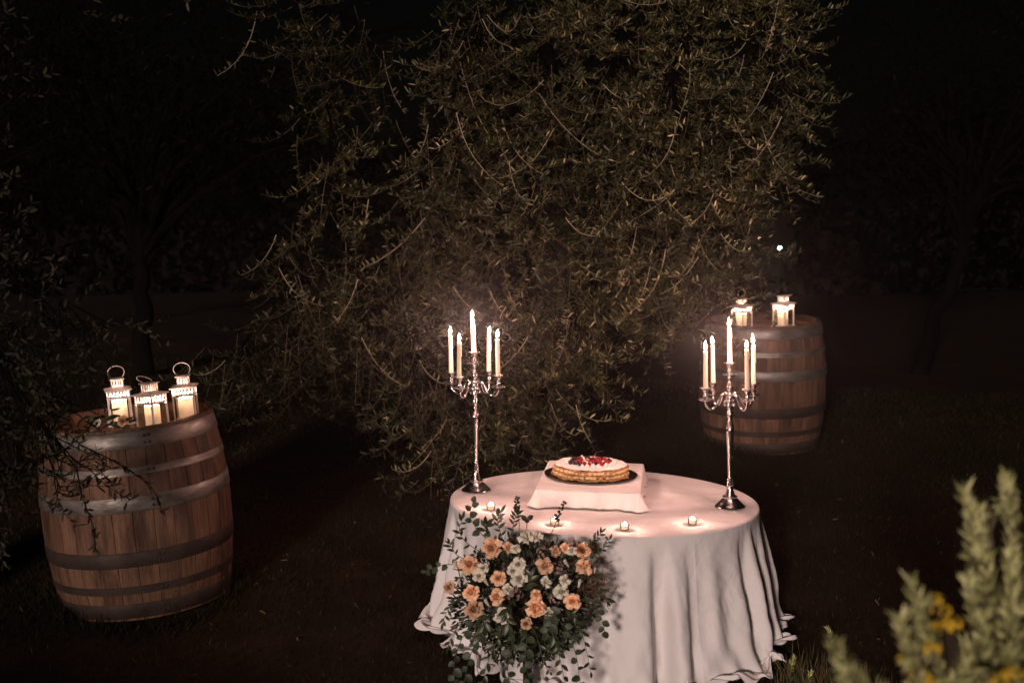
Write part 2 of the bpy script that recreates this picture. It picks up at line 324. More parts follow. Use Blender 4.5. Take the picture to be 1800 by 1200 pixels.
# ------------------------------------------------------------------ barrels
BH, BR, HR = 1.0, .50, .445
def brad(z): t = (z / BH - .5) * 2; return HR + (BR - HR) * (1 - abs(t) ** 2.0)
RIVET = MB().lathe([(.008, 0), (.007, .003), (.0, .0045)], 8).mesh('rivet'); RIVET.materials.append(M['darkhoop'])
def make_barrel(label, loc, rot):
    b = thing('wooden_barrel', label, 'barrel', loc, rot, 'wine barrels used as lantern stands')
    ns = 30; half = PI / ns; zs = [0] + [BH * k / 14 for k in range(1, 14)] + [BH]
    mb = MB(); cols = [-1, -.95, -.45, 0, .45, .95, 1]
    for z in zs:
        for c in cols:
            r = brad(z) - (.0035 if abs(c) == 1 else .0); a = half * c * .991; mb.v.append((r * math.cos(a), r * math.sin(a), z))
        for c in cols[::-1]:
            r = brad(z) - .032; a = half * c * .991; mb.v.append((r * math.cos(a), r * math.sin(a), z))
    m = len(cols) * 2
    for i in range(len(zs) - 1):
        for k in range(m): k2 = (k + 1) % m; mb.f.append((i * m + k, i * m + k2, (i + 1) * m + k2, (i + 1) * m + k))
    mb.f.append(tuple(range(m - 1, -1, -1))); mb.f.append(tuple((len(zs) - 1) * m + k for k in range(m)))
    me = mb.mesh('stave', True, 35)
    for k in range(ns):
        obj('stave', me, 'stave', b, rot=(0, 0, 2 * PI * k / ns + .03))
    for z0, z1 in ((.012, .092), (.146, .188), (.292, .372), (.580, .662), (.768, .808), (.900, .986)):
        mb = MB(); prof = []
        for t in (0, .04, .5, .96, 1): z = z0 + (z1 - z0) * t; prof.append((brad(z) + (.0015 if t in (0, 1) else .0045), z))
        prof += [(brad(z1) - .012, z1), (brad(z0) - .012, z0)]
        mb.lathe(prof, 72, closed=True); hm_ = 'hoop' if z0 > .5 else 'darkhoop'; h = mb.build('hoop', hm_, b, angle=50)  # lower hoops get a darker steel than the upper ones
        for dz in (.3, .7) if z1 - z0 > .05 else (.5,):
            z = z0 + (z1 - z0) * dz; r = brad(z) + .004
            for s_ in (0, .05):
                a = -PI / 2 + .25 + s_
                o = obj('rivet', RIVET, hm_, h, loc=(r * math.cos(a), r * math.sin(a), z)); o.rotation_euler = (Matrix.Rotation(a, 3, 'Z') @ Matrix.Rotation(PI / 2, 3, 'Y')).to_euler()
    # head boards, top
    nb = 9; R = HR - .034; wd = 2 * R / nb
    for zt in (BH - .05,):
        for k in range(nb):
            x0, x1 = -R + k * wd + .0012, -R + (k + 1) * wd - .0012; N = 8; top = []
            xs = [x0 + (x1 - x0) * i / N for i in range(N + 1)]
            ring = [(x, -math.sqrt(max(R * R - x * x, 0))) for x in xs] + [(x, math.sqrt(max(R * R - x * x, 0))) for x in xs[::-1]]
            ring = [p for i, p in enumerate(ring) if i == 0 or (abs(p[0] - ring[i - 1][0]) + abs(p[1] - ring[i - 1][1])) > 1e-5]
            mb = MB(); q = len(ring); dz = .001 * (k % 3)
            mb.v = [(x, y, zt - .022) for x, y in ring] + [(x, y, zt + dz) for x, y in ring]
            mb.f = [tuple(range(q - 1, -1, -1)), tuple(range(q, 2 * q))] + [(i, (i + 1) % q, q + (i + 1) % q, q + i) for i in range(q)]
            mb.build('head_board', 'head', b, smooth=False)
    # bottom head keeps the barrel closed
    MB().lathe([(0, .05), (R, .05), (R, .07), (0, .07)], 40).build('bottom_head', 'head', b, smooth=False)
    return b
BL_LOC, BL_ROT = (-2.045, 7.19, float(gz(-2.045, 7.19)) - .030), (math.radians(.5), math.radians(-3.0), .2)
BR_LOC, BR_ROT = (1.985, 10.62, float(gz(1.985, 10.62)) - .030), (math.radians(2.0), math.radians(-2.2), 1.1)
make_barrel('large wine barrel at left carrying three lanterns, leaves hanging over its side', BL_LOC, BL_ROT)
make_barrel('farther wine barrel behind the right candelabrum, carrying two lanterns', BR_LOC, BR_ROT)
def on_barrel(loc, rot, x, y, z=BH - .048):
    m = Matrix.Translation(loc) @ Euler((rot[0], rot[1], 0)).to_matrix().to_4x4(); return m @ Vector((x, y, z))

# ------------------------------------------------------------------ lanterns and their candles
def flame_mesh(h=.036, r=.0085):
    pr = [(0, -.10), (.55, -.02), (.95, .14), (1.0, .28), (.80, .48), (.50, .68), (.22, .86), (0, 1.0)]
    return MB().lathe([(a * r, z * h) for a, z in pr], 12).mesh('flame')
def add_light(name, parent, loc, watts, col=(1.0, .535, .445), rad=.008):
    l = bpy.data.lights.new(name, 'POINT'); l.energy = watts; l.color = col; l.shadow_soft_size = rad
    o = bpy.data.objects.new(name, l); COL.objects.link(o); o.parent = parent; o.location = loc; return o
FL = flame_mesh()
def make_lantern(label, loc, rot, handle_tilt, group):
    t = thing('lantern', label, 'lantern', loc, rot, group); E_ = .022      # E_: extra pane height
    W = .118; h = W / 2
    MB().box((0, 0, .006), (.142, .142, .012)).box((0, 0, .016), (.130, .130, .009)).build('base', 'lantern', t, False)
    pm = MB().box((0, 0, .0705 + E_ / 2), (.0085, .0085, .101 + E_)).mesh('corner_post', False)
    for sx in (-1, 1):
        for sy in (-1, 1): obj('corner_post', pm, 'lantern', t, loc=(sx * (h - .004), sy * (h - .004), 0))
    gm = MB().box((0, 0, .0705 + E_ / 2), (W - .018, .0016, .099 + E_)).mesh('pane', False)
    for k in range(4):
        a = k * PI / 2; obj('pane', gm, 'glass', t, loc=((h - .005) * math.sin(a), -(h - .005) * math.cos(a), 0), rot=(0, 0, a))
    # vented band: two rails and upright bars on each face
    mb = MB()
    for k in range(4):
        R3 = Matrix.Rotation(k * PI / 2, 3, 'Z')
        for z, d in ((.1255, .009), (.1625, .007)): mb.box(R3 @ Vector((0, -h + .002, z + E_)), (W, .0036, d), R3)
        for i in range(7): mb.box(R3 @ Vector((-h + .0045 + i * (W - .009) / 6, -h + .002, .1445 + E_)), (.0072, .003, .029), R3)
    mb.build('vent_band', 'lantern', t, False)
    q2 = math.sqrt(2); mb = MB().lathe([(.070 * q2, .1662), (.070 * q2, .1712), (.034 * q2, .1795), (.0285 * q2, .1795), (.0285 * q2, .1740), (.064 * q2, .1662)], 4, closed=True)
    R4 = Matrix.Rotation(PI / 4, 3, 'Z'); mb.v = [tuple(R4 @ Vector(v) + Vector((0, 0, E_))) for v in mb.v]
    mb.build('roof', 'lantern', t, False)
    mb = MB(); w2 = .062; hh = w2 / 2
    for k in range(4):
        R3 = Matrix.Rotation(k * PI / 2, 3, 'Z')
        for z, d in ((.1825, .008), (.2205, .007)): mb.box(R3 @ Vector((0, -hh + .002, z + E_)), (w2, .0034, d), R3)
        for i in range(5): mb.box(R3 @ Vector((-hh + .003 + i * (w2 - .006) / 4, -hh + .002, .2015 + E_)), (.0055, .003, .032), R3)
    mb.build('chimney', 'lantern', t, False)
    MB().box((0, 0, .2262 + E_), (.076, .076, .0042)).build('cap', 'lantern', t, False)
    pts = []
    for k in range(25): a = -.25 * PI + 1.5 * PI * k / 24; pts.append((.044 * math.cos(a), 0, .040 + .036 * math.sin(a)))
    hd = MB().tube(pts, .0021, 6).build('handle', 'lantern', t); hd.location = (0, 0, .2225 + E_); hd.rotation_euler = (handle_tilt, 0, 0)
    return t
def make_pillar(label, loc, rot, watts, group, h=.108):
    t = thing('pillar_candle', label, 'candle', loc, rot, group)
    MB().lathe([(.0, 0), (.0385, 0), (.040, .003), (.040, h - .003), (.0385, h), (.0370, h - .002), (.0355, h - .040), (.032, h - .044), (.0, h - .045)], 32).build('wax', 'pillar', t)
    MB().tube([(0, 0, h - .046), (.0005, 0, h - .038), (.002, 0, h - .032)], .0012, 6).build('wick', 'wick', t)
    f = obj('flame', FL, 'flame', t, loc=(0, 0, h - .032), scale=.85)
    add_light('flame_light', t, (0, 0, h - .014), watts, col=(1.0, .61, .45))
    return t
LANT = [
    ('left', 'white lantern half hidden by leaves on the left barrel', -.055, .06, .35, .15),
    ('left', 'white lantern at the front rim of the left barrel, its handle tipped sideways', .205, -.255, -.47, .12),
    ('left', 'white lantern standing face-on at the right edge of the left barrel', .332, -.045, .12, .12),
    ('right', 'white lantern with raised handle on the far barrel, nearer the candelabrum', -.155, -.215, .72, .0),
    ('right', 'white lantern with lowered handle on the far barrel, farther from the candelabrum', .165, -.235, .70, 1.35)]
for i, (which, lab, x, y, rz, ht) in enumerate(LANT):
    loc, rot = (BL_LOC, BL_ROT) if which == 'left' else (BR_LOC, BR_ROT)
    p = on_barrel(loc, rot, x, y); r = (rot[0], rot[1], rz)
    if i == 1: r = (rot[0], rot[1], rz); 
    make_lantern(lab, p, r, ht if i != 1 else .9, 'white metal lanterns on the barrels')
    m = Matrix.Translation(p) @ Euler(r).to_matrix().to_4x4()
    who = ['leaf-hidden lantern on the left barrel', 'front lantern on the left barrel', 'face-on lantern at the right edge of the left barrel',
           'far barrel lantern with raised handle', 'far barrel lantern with lowered handle'][i]
    make_pillar('lit ivory pillar candle inside the ' + who, m @ Vector((0, .004, .0208)), r, 12.0, 'pillar candles in lanterns')

# ------------------------------------------------------------------ table and tablecloth
TC, TR = (.476, 7.164), .829
def tz(x, y=0): return .474 - .0437 * (x - .476)
TILT = math.radians(2.5)
t = thing('round_table', 'round table hidden under the long white tablecloth', 'table', (TC[0], TC[1], float(gz(*TC)) - .01), (0, 0, 0))
hgt = tz(TC[0]) - (float(gz(*TC)) - .01)
tt = MB().lathe([(0, -.03), (TR - .012, -.03), (TR - .008, -.02), (TR - .012, -.008), (0, -.008)], 64).build('tabletop', 'wood', t); tt.location = (0, 0, hgt); tt.rotation_euler = (0, TILT, 0)
for k in range(4):
    a = PI / 4 + k * PI / 2; x, y = .5 * math.cos(a), .5 * math.sin(a)
    MB().tube([(x, y, float(gz(TC[0] + x, TC[1] + y)) - float(gz(*TC)) + .0), (x * .95, y * .95, hgt - .02 - .0437 * x)], .018, 10).build('leg', 'wood', t)

def periodic(th, terms): return sum(a * np.sin(k * th + p) for k, a, p in terms)
NT = 1080
th = np.linspace(0, 2 * PI, NT, endpoint=False)
warp = th + .05 * np.sin(3 * th + 1.0) + .035 * np.sin(7 * th + 2.0) + .02 * np.sin(11 * th + .4)
f1 = periodic(warp, [(29, .50, .3), (21, .52, 1.9), (38, .30, .7), (53, .12, 2.0)]) * (.95 + .22 * np.sin(4 * th + 1.1) + .2 * np.sin(9 * th))
f1 = np.tanh(f1 * .95)
f2 = periodic(th, [(5, .5, .4), (8, .45, 2.2), (13, .4, 4.0)])
def bump_at(c, wd): d = (th - c + PI) % (2 * PI) - PI; return np.exp(-(d / wd) ** 2)
tail = .02 * bump_at(math.radians(-20), .10) + .05 * bump_at(math.radians(-40), .16) + .10 * bump_at(math.radians(197), .10) + .03 * bump_at(math.radians(235), .2)
rows = []
for q in (.02, .15, .3, .45, .6, .72, .82, .9, .95, .985):
    r = q * TR; x = TC[0] + r * np.cos(th); y = TC[1] + r * np.sin(th)
    z = tz(x) + .0012 * np.sin(x * 21 + y * 13) * np.sin(y * 17 - x * 6) + .0009 * np.sin(x * 47 + 2) ; rows.append((x, y, z))
for q in range(1, 5):
    a = q / 4 * PI / 2; r = TR - .004 + .012 * math.sin(a); x = TC[0] + r * np.cos(th); y = TC[1] + r * np.sin(th); rows.append((x, y, tz(x) - .012 * (1 - math.cos(a))))
xe, ye = TC[0] + TR * np.cos(th), TC[1] + TR * np.sin(th)
NS = 96
for i in range(1, NS + 1):
    s = i / NS
    amp = .058 * float(smooth01((s - .01) / .60)) + .009 * float(smooth01(s / .14))
    flare = (.075 + .016 * f2) * s ** 1.25 + tail * s ** 3.2
    crump = .014 * smooth01((s - .6) / .4) * (np.sin(31 * th + 9 * s + 2 * np.sin(5 * th)) + .7 * np.sin(47 * th - 14 * s))
    diag = .45 * (.0045 * np.sin(14 * th + 11 * s + 1.5 * np.sin(3 * th)) + .0030 * np.sin(33 * th - 17 * s + 2 * np.sin(5 * th + 4 * s)) + .0016 * np.sin(61 * th + 29 * s + 2.5 * np.sin(9 * th - 6 * s)) + .0011 * np.sin(97 * th - 47 * s + 3 * np.sin(13 * th + 9 * s))) * math.sin(PI * s) ** .6
    crease = .0030 * math.exp(-((s - .47) / .012) ** 2) * np.clip(np.sin(2 * th + .6), 0, 1) + .0016 * smooth01(s / .1) * (bump_at(math.radians(-62), .006) + bump_at(math.radians(-24), .006))
    r = TR + .008 + flare + amp * f1 + crump + diag + crease
    x = TC[0] + r * np.cos(th + .012 * s * np.sin(6 * th)); y = TC[1] + r * np.sin(th + .012 * s * np.sin(6 * th))
    g = gz(x, y) + .030; top = tz(xe) - .012
    z = top + (g - top) * s
    rows.append((x, y, z))
NP_ = 18; pool = .060 + .026 * periodic(th, [(7, .6, 1.0), (12, .6, .2), (23, .4, 2.7)]) + .25 * tail
pool = np.clip(pool * (1 - .6 * smooth01((np.sin(th) + .25) / .3)), .015, .3); lx0, ly0 = rows[-1][0], rows[-1][1]
for i in range(1, NP_ + 1):
    s = i / NP_
    x = lx0 + np.cos(th) * pool * s + .018 * s * np.sin(37 * th + 1) * -np.sin(th); y = ly0 + np.sin(th) * pool * s + .018 * s * np.sin(37 * th + 1) * np.cos(th)
    rip = (.5 + .5 * np.sin(21 * warp + 2.2 + 1.4 * s)) * (.022 + .034 * smooth01((-np.sin(th) - .1) / .6)) * math.sin(PI * min(s * .75, 1)) + (.5 + .5 * np.sin(43 * th + 5 * s)) * .024 * s + .008 * np.sin(71 * th - 13 * s)
    rows.append((x, y, gz(x, y) + .030 + rip))
V = np.stack([np.stack(r, 1) for r in rows], 0); nr = len(rows)
mb = MB(); mb.v = [tuple(v) for v in V.reshape(-1, 3).tolist()]
mb.f = [(i * NT + k, (i + 1) * NT + k, (i + 1) * NT + (k + 1) % NT, i * NT + (k + 1) % NT) for i in range(nr - 1) for k in range(NT)]
mb.f.append(tuple(range(NT)))
tag(mb.build('tablecloth', 'linen', angle=None), 'long white linen tablecloth falling in folds from the round table to the grass', 'tablecloth')

# riser box under the cake and the white cloth draped over it
BC = Vector((.425, 7.325)); BA = math.radians(-7); BWX, BWY, BHT = .55, .82, .092
def boxpt(x, y): return (BC.x + x * math.cos(BA) - y * math.sin(BA), BC.y + x * math.sin(BA) + y * math.cos(BA))
rb = MB().box((0, 0, BHT / 2 - .003), (BWX - .012, BWY - .012, BHT - .008)).build('riser_box', 'wood', None, False)
rb.location = (BC.x, BC.y, tz(BC.x) + .002); rb.rotation_euler = (0, TILT, BA)
tag(rb, 'low box under the white cloth, raising the cake on the table', 'box')
per = []; rr = .02; hx, hy = BWX / 2, BWY / 2
NPER = 480
def rrect(t):
    # rounded rectangle by arc length, returns point, outward normal
    segs = [2 * (hx - rr), PI / 2 * rr, 2 * (hy - rr), PI / 2 * rr] * 2; tot = sum(segs); d = (t % 1) * tot
    k = 0
    while d > segs[k]: d -= segs[k]; k += 1
    f = d / segs[k]
    if k == 0: return (-hx + rr + d, -hy), (0, -1)
    if k == 1: a = -PI / 2 + f * PI / 2; return (hx - rr + rr * math.cos(a), -hy + rr + rr * math.sin(a)), (math.cos(a), math.sin(a))
    if k == 2: return (hx, -hy + rr + d), (1, 0)
    if k == 3: a = f * PI / 2; return (hx - rr + rr * math.cos(a), hy - rr + rr * math.sin(a)), (math.cos(a), math.sin(a))
    if k == 4: return (hx - rr - d, hy), (0, 1)
    if k == 5: a = PI / 2 + f * PI / 2; return (-hx + rr + rr * math.cos(a), hy - rr + rr * math.sin(a)), (math.cos(a), math.sin(a))
    if k == 6: return (-hx, hy - rr - d), (-1, 0)
    a = PI + f * PI / 2; return (-hx + rr + rr * math.cos(a), -hy + rr + rr * math.sin(a)), (math.cos(a), math.sin(a))
PR = [rrect(k / NPER) for k in range(NPER)]
corners = [(hx, -hy), (hx, hy), (-hx, hy), (-hx, -hy)]
mb = MB(); fr = [.05, .3, .55, .8, .93, .985]; hem = 14
def put(x, y, z): X_, Y_ = boxpt(x, y); mb.v.append((X_, Y_, tz(X_) + z))
for q in fr:
    for (p, nrm) in PR: put(p[0] * q, p[1] * q, BHT + .003 + .0015 * math.sin(p[0] * q * 40 + p[1] * 23) * q)
for i in range(hem + 1):
    s = i / hem
    for k, (p, nrm) in enumerate(PR):
        cd = [math.hypot(p[0] - c[0], p[1] - c[1]) for c in corners]; ci = cd.index(min(cd)); c = cd[ci]
        cor = math.exp(-(c / .075) ** 2) * (1.25 if ci in (0, 3) else .6)
        u = k / NPER
        out = .003 + .004 * s + .026 * cor * s ** 1.2 + (.006 * math.sin(u * 2 * PI * 17 + 1) + .005 * math.sin(u * 2 * PI * 31)) * s + .012 * s * (1 if nrm[0] > .5 else 0) * math.sin(u * 60)
        # a pressed crease in the middle of the front drop
        if nrm[1] < -.9: out += .010 * math.exp(-((p[0] - .06) / .010) ** 2) * (.3 + s)
        out += .012 * cor * math.sin(c * 90) * s
        drop = (BHT - .006) * (s ** .9) * (1.0 if not (nrm[0] < -.5) else .96)
        z = BHT + .003 - drop
        if s > .88: out += (s - .88) * .03 * (1 + .8 * math.sin(u * 2 * PI * 13)); z = max(z, .004 + .004 * math.sin(u * 2 * PI * 37) ** 2)
        put(p[0] + nrm[0] * out, p[1] + nrm[1] * out, z)
tot = len(fr) + hem + 1
mb.f = [(i * NPER + k, (i + 1) * NPER + k, (i + 1) * NPER + (k + 1) % NPER, i * NPER + (k + 1) % NPER) for i in range(tot - 1) for k in range(NPER)]
mb.f.append(tuple(range(NPER)))
tag(mb.build('cake_cloth', 'linen2', angle=None), 'small white cotton cloth draped over the raised box beneath the cake', 'cloth')

# ------------------------------------------------------------------ tray and cake
CK = Vector((.418, 7.335)); zc = tz(CK.x) + BHT + .0055
tr = MB().lathe([(0, 0), (.235, 0), (.250, .004), (.258, .008), (.260, .0105), (.256, .0105), (.246, .0065), (.232, .0035), (0, .003)], 96)
tr = tr.build('cake_tray', 'tray'); tr.location = (CK.x, CK.y, zc); tr.rotation_euler = (0, TILT, 0)
tag(tr, 'thin round dark gold tray under the cake', 'tray')
ck = thing('cake', 'round layered puff pastry cake dusted with icing sugar and topped with berries', 'cake', (CK.x, CK.y, zc + .0036), (0, TILT, 0))
def disc(r, z0, z1, wob, seed, n=140):
    ph = [random.Random(seed + k).uniform(0, 6.28) for k in range(6)]
    prof = [(0, z0), (.97, z0), (1.0, z0 + (z1 - z0) * .3), (1.0, z0 + (z1 - z0) * .7), (.975, z1), (.9, z1 + .0005), (.5, z1 + .001), (0, z1 + .001)]
    m = MB().lathe([(a, z) for a, z in prof], n)
    out = []
    for i, (x, y, z) in enumerate(m.v):
        a = math.atan2(y, x); k = r + wob * (math.sin(7 * a + ph[0]) + .7 * math.sin(13 * a + ph[1]) + .6 * math.sin(23 * a + ph[2]) + .5 * math.sin(41 * a + ph[3])) / 2
        zz = z + wob * .35 * math.sin(9 * a + ph[4]) * math.hypot(x, y) + wob * .25 * math.sin(29 * a + ph[5]) * math.hypot(x, y)
        out.append((x * k, y * k, zz))
    m.v = out; return m
LAY = [('pastry_layer', 'pastry', .216, .000, .013, .008), ('cream_layer', 'cream', .200, .013, .023, .008), ('pastry_layer', 'pastry', .210, .023, .035, .008),
       ('cream_layer', 'cream', .197, .035, .047, .008), ('pastry_layer', 'pastry', .203, .047, .059, .008), ('sugar_top', 'sugar', .1985, .0595, .066, .004)]
for k, (nm, mt, r, a, b, wob) in enumerate(LAY): disc(r, a, b, wob, k * 10).build(nm, mt, ck)
def blob(rx, rz, n=14, rings=8, lump=0.0, seed=1):
    R_ = random.Random(seed); m = MB()
    m.lathe([(rx * math.sin(PI * i / rings), rz * (1 - math.cos(PI * i / rings))) for i in range(rings + 1)], n)
    if lump: m.v = [tuple(Vector(v) * (1 + lump * R_.uniform(-1, 1))) for v in m.v]
    return m
# scalloped cream piping between the layers
pm = blob(.0150, .0085, 10, 6, .12).mesh('cream_dollop')
for zz, rr_ in ((.0105, .201), (.0335, .196)):
    for k in range(44):
        a = 2 * PI * (k + .35 * math.sin(k * 5.1)) / 44 + zz * 9; obj('cream_dollop', pm, 'cream', ck, loc=(rr_ * math.cos(a), rr_ * math.sin(a), zz), rot=(0, 0, a), scale=.75 + .4 * abs(math.sin(k * 2.7)))
ms = MB().lathe([(0, 0), (.011, 0), (.0125, .003), (.010, .008), (.006, .013), (.002, .017), (0, .0178)], 10).mesh('meringue')
rm = MB()
for i in range(46):
    zf = 1 - 2 * (i + .5) / 46; a = i * 2.399963; rad = math.sqrt(1 - zf * zf); c = Vector((.0085 * rad * math.cos(a), .0085 * rad * math.sin(a), .0095 + .0095 * zf))
    rm.lathe([(0, -.0028), (.0024, -.0014), (.0028, 0), (.0024, .0014), (0, .0028)], 6, c)
rbm = rm.mesh('raspberry'); bbm = MB().lathe([(0, 0), (.006, .001), (.0088, .005), (.0092, .009), (.0075, .0135), (.004, .0155), (.0035, .0145), (0, .014)], 12).mesh('blueberry')
R_ = random.Random(5); zt = .0668
spots = [(R_.uniform(-.14, .14), R_.uniform(-.14, .14)) for _ in range(900)]
placed = []
for x, y in spots:
    if math.hypot(x / .136, y / .128) > 1: continue
    if any(math.hypot(x - a, y - b) < .0195 for a, b in placed): continue
    placed.append((x, y))
for i, (x, y) in enumerate(placed):
    e = math.hypot(x, y); q = R_.random()
    if e > .125 or q < .22: obj('meringue', ms, 'sugar', ck, loc=(x, y, zt), scale=R_.uniform(.85, 1.2))
    elif q < .66: obj('raspberry', rbm, 'redberry', ck, loc=(x, y, zt + R_.uniform(0, .006)), rot=(R_.uniform(-1, 1), R_.uniform(-1, 1), 0), scale=R_.uniform(.85, 1.2))
    else: obj('blueberry', bbm, 'blueberry', ck, loc=(x, y, zt + R_.uniform(0, .005)), rot=(R_.uniform(-1, 1), R_.uniform(-.6, .6), 0), scale=R_.uniform(1.0, 1.3))

# ------------------------------------------------------------------ tealights
TEA = [(-.135, 6.87, 'tealight in a small glass near the foot of the left candelabrum'), (.188, 6.567, 'tealight in a small glass directly behind the flower arrangement'),
       (.531, 6.483, 'tealight in a small glass at the middle of the table front edge'), (.885, 6.622, 'tealight in a small glass nearest the right candelabrum')]
for x, y, lab in TEA:
    t = thing('tealight', 'lit ' + lab, 'tealight', (x, y, tz(x) + .0015), (0, TILT, 0), 'tealights along the table front'); t.scale = (.86, .86, .86)
    MB().lathe([(0, 0), (.023, 0), (.0255, .003), (.0275, .034), (.0262, .0345), (.0238, .0055), (0, .0045)], 32).build('glass_cup', 'glass', t)
    MB().lathe([(0, .006), (.0225, .006), (.0232, .0275), (.0215, .0285), (.018, .0272), (0, .0268)], 28).build('wax', 'pillar', t)
    MB().tube([(0, 0, .026), (.0006, 0, .031)], .0011, 6).build('wick', 'wick', t)
    obj('flame', FL, 'flame', t, loc=(0, 0, .030), scale=(1.25, 1.25, .42))
    add_light('flame_light', t, (0, 0, .0425), 1.25, rad=.006)

# ------------------------------------------------------------------ candelabra and tapers
def catmull(P, n=6):
    P = [Vector(p) for p in P]; out = []
    for i in range(len(P) - 1):
        p0 = P[max(i - 1, 0)]; p1 = P[i]; p2 = P[i + 1]; p3 = P[min(i + 2, len(P) - 1)]
        for k in range(n):
            t = k / n; out.append(.5 * ((2 * p1) + (p2 - p0) * t + (2 * p0 - 5 * p1 + 4 * p2 - p3) * t * t + (3 * p1 - p0 - 3 * p2 + p3) * t ** 3))
    return out + [P[-1]]
CUP = [(0.0000, 0), (0.0061, 0), (0.0079, .003), (0.0067, .007), (0.0110, .011), (0.0140, .018), (0.0146, .024), (0.0110, .031), (0.0092, .036), (0.0110, .041), (0.0165, .052), (0.0195, .060), (0.0287, .0645), (0.0317, .066), (0.0323, .068), (0.0293, .0678), (0.0177, .066), (0.0152, .058), (0.0000, .057)]
PAN = [(0.0000, 0), (0.0073, -.006), (0.0122, -.004), (0.0293, -.001), (0.0390, .004), (0.0409, .0065), (0.0384, .006), (0.0268, .0025), (0.0122, .0015), (0.0000, .0015)]
def make_candelabrum(label, loc, rot):
    t = thing('candelabrum', label, 'candelabrum', loc, rot, 'tall silver candelabra on the table')
    MB().lathe([(0.0000, 0), (0.0800, 0), (0.0820, .003), (0.0800, .007), (0.0730, .012), (0.0620, .024), (0.0480, .038), (0.0360, .048), (0.0396, .053), (0.0409, .057), (0.0343, .061), (0.0290, .063), (0.0000, .063)], 48).build('base', 'silver', t)
    MB().lathe([(0.0000, .060), (0.0277, .061), (0.0238, .075), (0.0178, .095), (0.0152, .112), (0.0165, .116), (0.0191, .120), (0.0165, .124), (0.0152, .128), (0.0191, .133), (0.0152, .138), (0.0139, .142), (0.0178, .147), (0.0132, .153), (0.0119, .16), (0.0000, .16)], 28).build('lower_stem', 'silver', t)
    MB().lathe([(0.0000, .158), (0.0116, .158), (0.0121, .20), (0.0139, .26), (0.0169, .32), (0.0209, .375), (0.0235, .410), (0.0238, .420), (0.0211, .427), (0.0000, .427)], 28).build('shaft', 'silver', t)
    MB().lathe([(0.0000, .426), (0.0218, .427), (0.0244, .431), (0.0205, .436), (0.0218, .440), (0.0178, .446), (0.0185, .450), (0.0148, .456), (0.0156, .460), (0.0119, .466), (0.0112, .474), (0.0158, .484), (0.0191, .496), (0.0178, .508), (0.0125, .518), (0.0119, .524), (0.0165, .532), (0.0191, .541), (0.0152, .552), (0.0125, .56), (0.0172, .572), (0.0224, .582), (0.0244, .592), (0.0211, .602), (0.0145, .612), (0.0000, .612)], 28).build('turned_knops', 'silver', t)
    MB().lathe([(0.0000, .610), (0.0139, .611), (0.0112, .620), (0.0152, .630), (0.0218, .642), (0.0205, .652), (0.0132, .664), (0.0092, .674), (0.0086, .685), (0.0125, .692), (0.0079, .699), (0.0086, .705), (0.0000, .705)], 28).build('finial_stem', 'silver', t)
    pn = MB().lathe(PAN, 32).mesh('drip_pan'); cp = MB().lathe(CUP, 24).mesh('candle_cup')
    obj('drip_pan', pn, 'silver', t, loc=(0, 0, .708)); obj('candle_cup', cp, 'silver', t, loc=(0, 0, .708))
    arm = [(.010, 0, .590), (.020, 0, .604), (.036, 0, .610), (.052, 0, .602), (.064, 0, .582), (.076, 0, .556), (.092, 0, .540), (.110, 0, .537), (.127, 0, .548), (.137, 0, .566), (.140, 0, .584)]
    pts = catmull([(x * 1.1, y, z) for x, y, z in arm], 5); n = len(pts)
    am = MB().tube(pts, [.0078 - .0020 * math.sin(PI * i / n) for i in range(n)], 8)
    sc = [Vector((.036, 0, .606))]; 
    for k in range(14): a = 1.9 + k * .42; r = .013 - .0007 * k; sc.append(Vector((.030 + r * math.cos(a), 0, .578 + r * math.sin(a))))
    am.tube(sc[1:], [.0046 * (1 - .04 * k) for k in range(14)], 6); am = am.mesh('arm', True, 60)
    sm = MB().tube(catmull([(.012, 0, .585), (.024, 0, .572), (.030, 0, .556), (.022, 0, .548), (.016, 0, .556)], 4), [.006] * 17, 6).mesh('scroll', True, 60)
    for k in range(4):
        a = PI / 4 + k * PI / 2
        obj('arm', am, 'silver', t, rot=(0, 0, a)); obj('scroll', sm, 'silver', t, rot=(0, 0, a + PI / 4))
        p = (.154 * math.cos(a), .154 * math.sin(a), .587); obj('drip_pan', pn, 'silver', t, loc=p); obj('candle_cup', cp, 'silver', t, loc=p)
    return t
def make_taper(label, loc, rot, h, seed, watts):
    R_ = random.Random(seed); t = thing('taper_candle', label, 'candle', loc, rot, 'lit taper candles in the candelabra')
    sx, sy = R_.uniform(-.003, .003), R_.uniform(-.003, .003); prof = []
    pts = [(sx * (k / 10) ** 2, sy * (k / 10) ** 2, h * k / 10) for k in range(11)]
    MB().tube(pts + [(sx, sy, h + .0045)], [.0130 - .0034 * k / 10 for k in range(11)] + [.0055], 18).build('wax', 'wax', t)
    # wax runs
    mb = MB(); a0 = R_.uniform(-.5, .3)
    for k in range(3):
        a = a0 + k * R_.uniform(.3, .6); ln = h * R_.uniform(.18, .5)
        P_ = [(sx * ((h - ln * q / 6) / h) ** 2 + .0103 * math.cos(a) + .0006 * q / 6 * math.cos(a), sy + .0103 * math.sin(a), h - ln * q / 6 + .001) for q in range(7)]
        mb.tube(P_, [.0022, .0028, .0022, .0030, .0022, .0030, .0038], 7)
    mb.build('wax_drip', 'wax', t)
    MB().tube([(sx, sy, h), (sx + .0004, sy, h + .008), (sx + .0015, sy, h + .016)], .0013, 6).build('wick', 'wick', t)
    obj('flame', FL, 'flame', t, loc=(sx, sy, h + .014), rot=(R_.uniform(-.12, .12), R_.uniform(-.16, .16), 0), scale=(.95, .95, R_.uniform(.95, 1.45)))
    add_light('flame_light', t, (sx, sy, h + .044), watts)
    return t
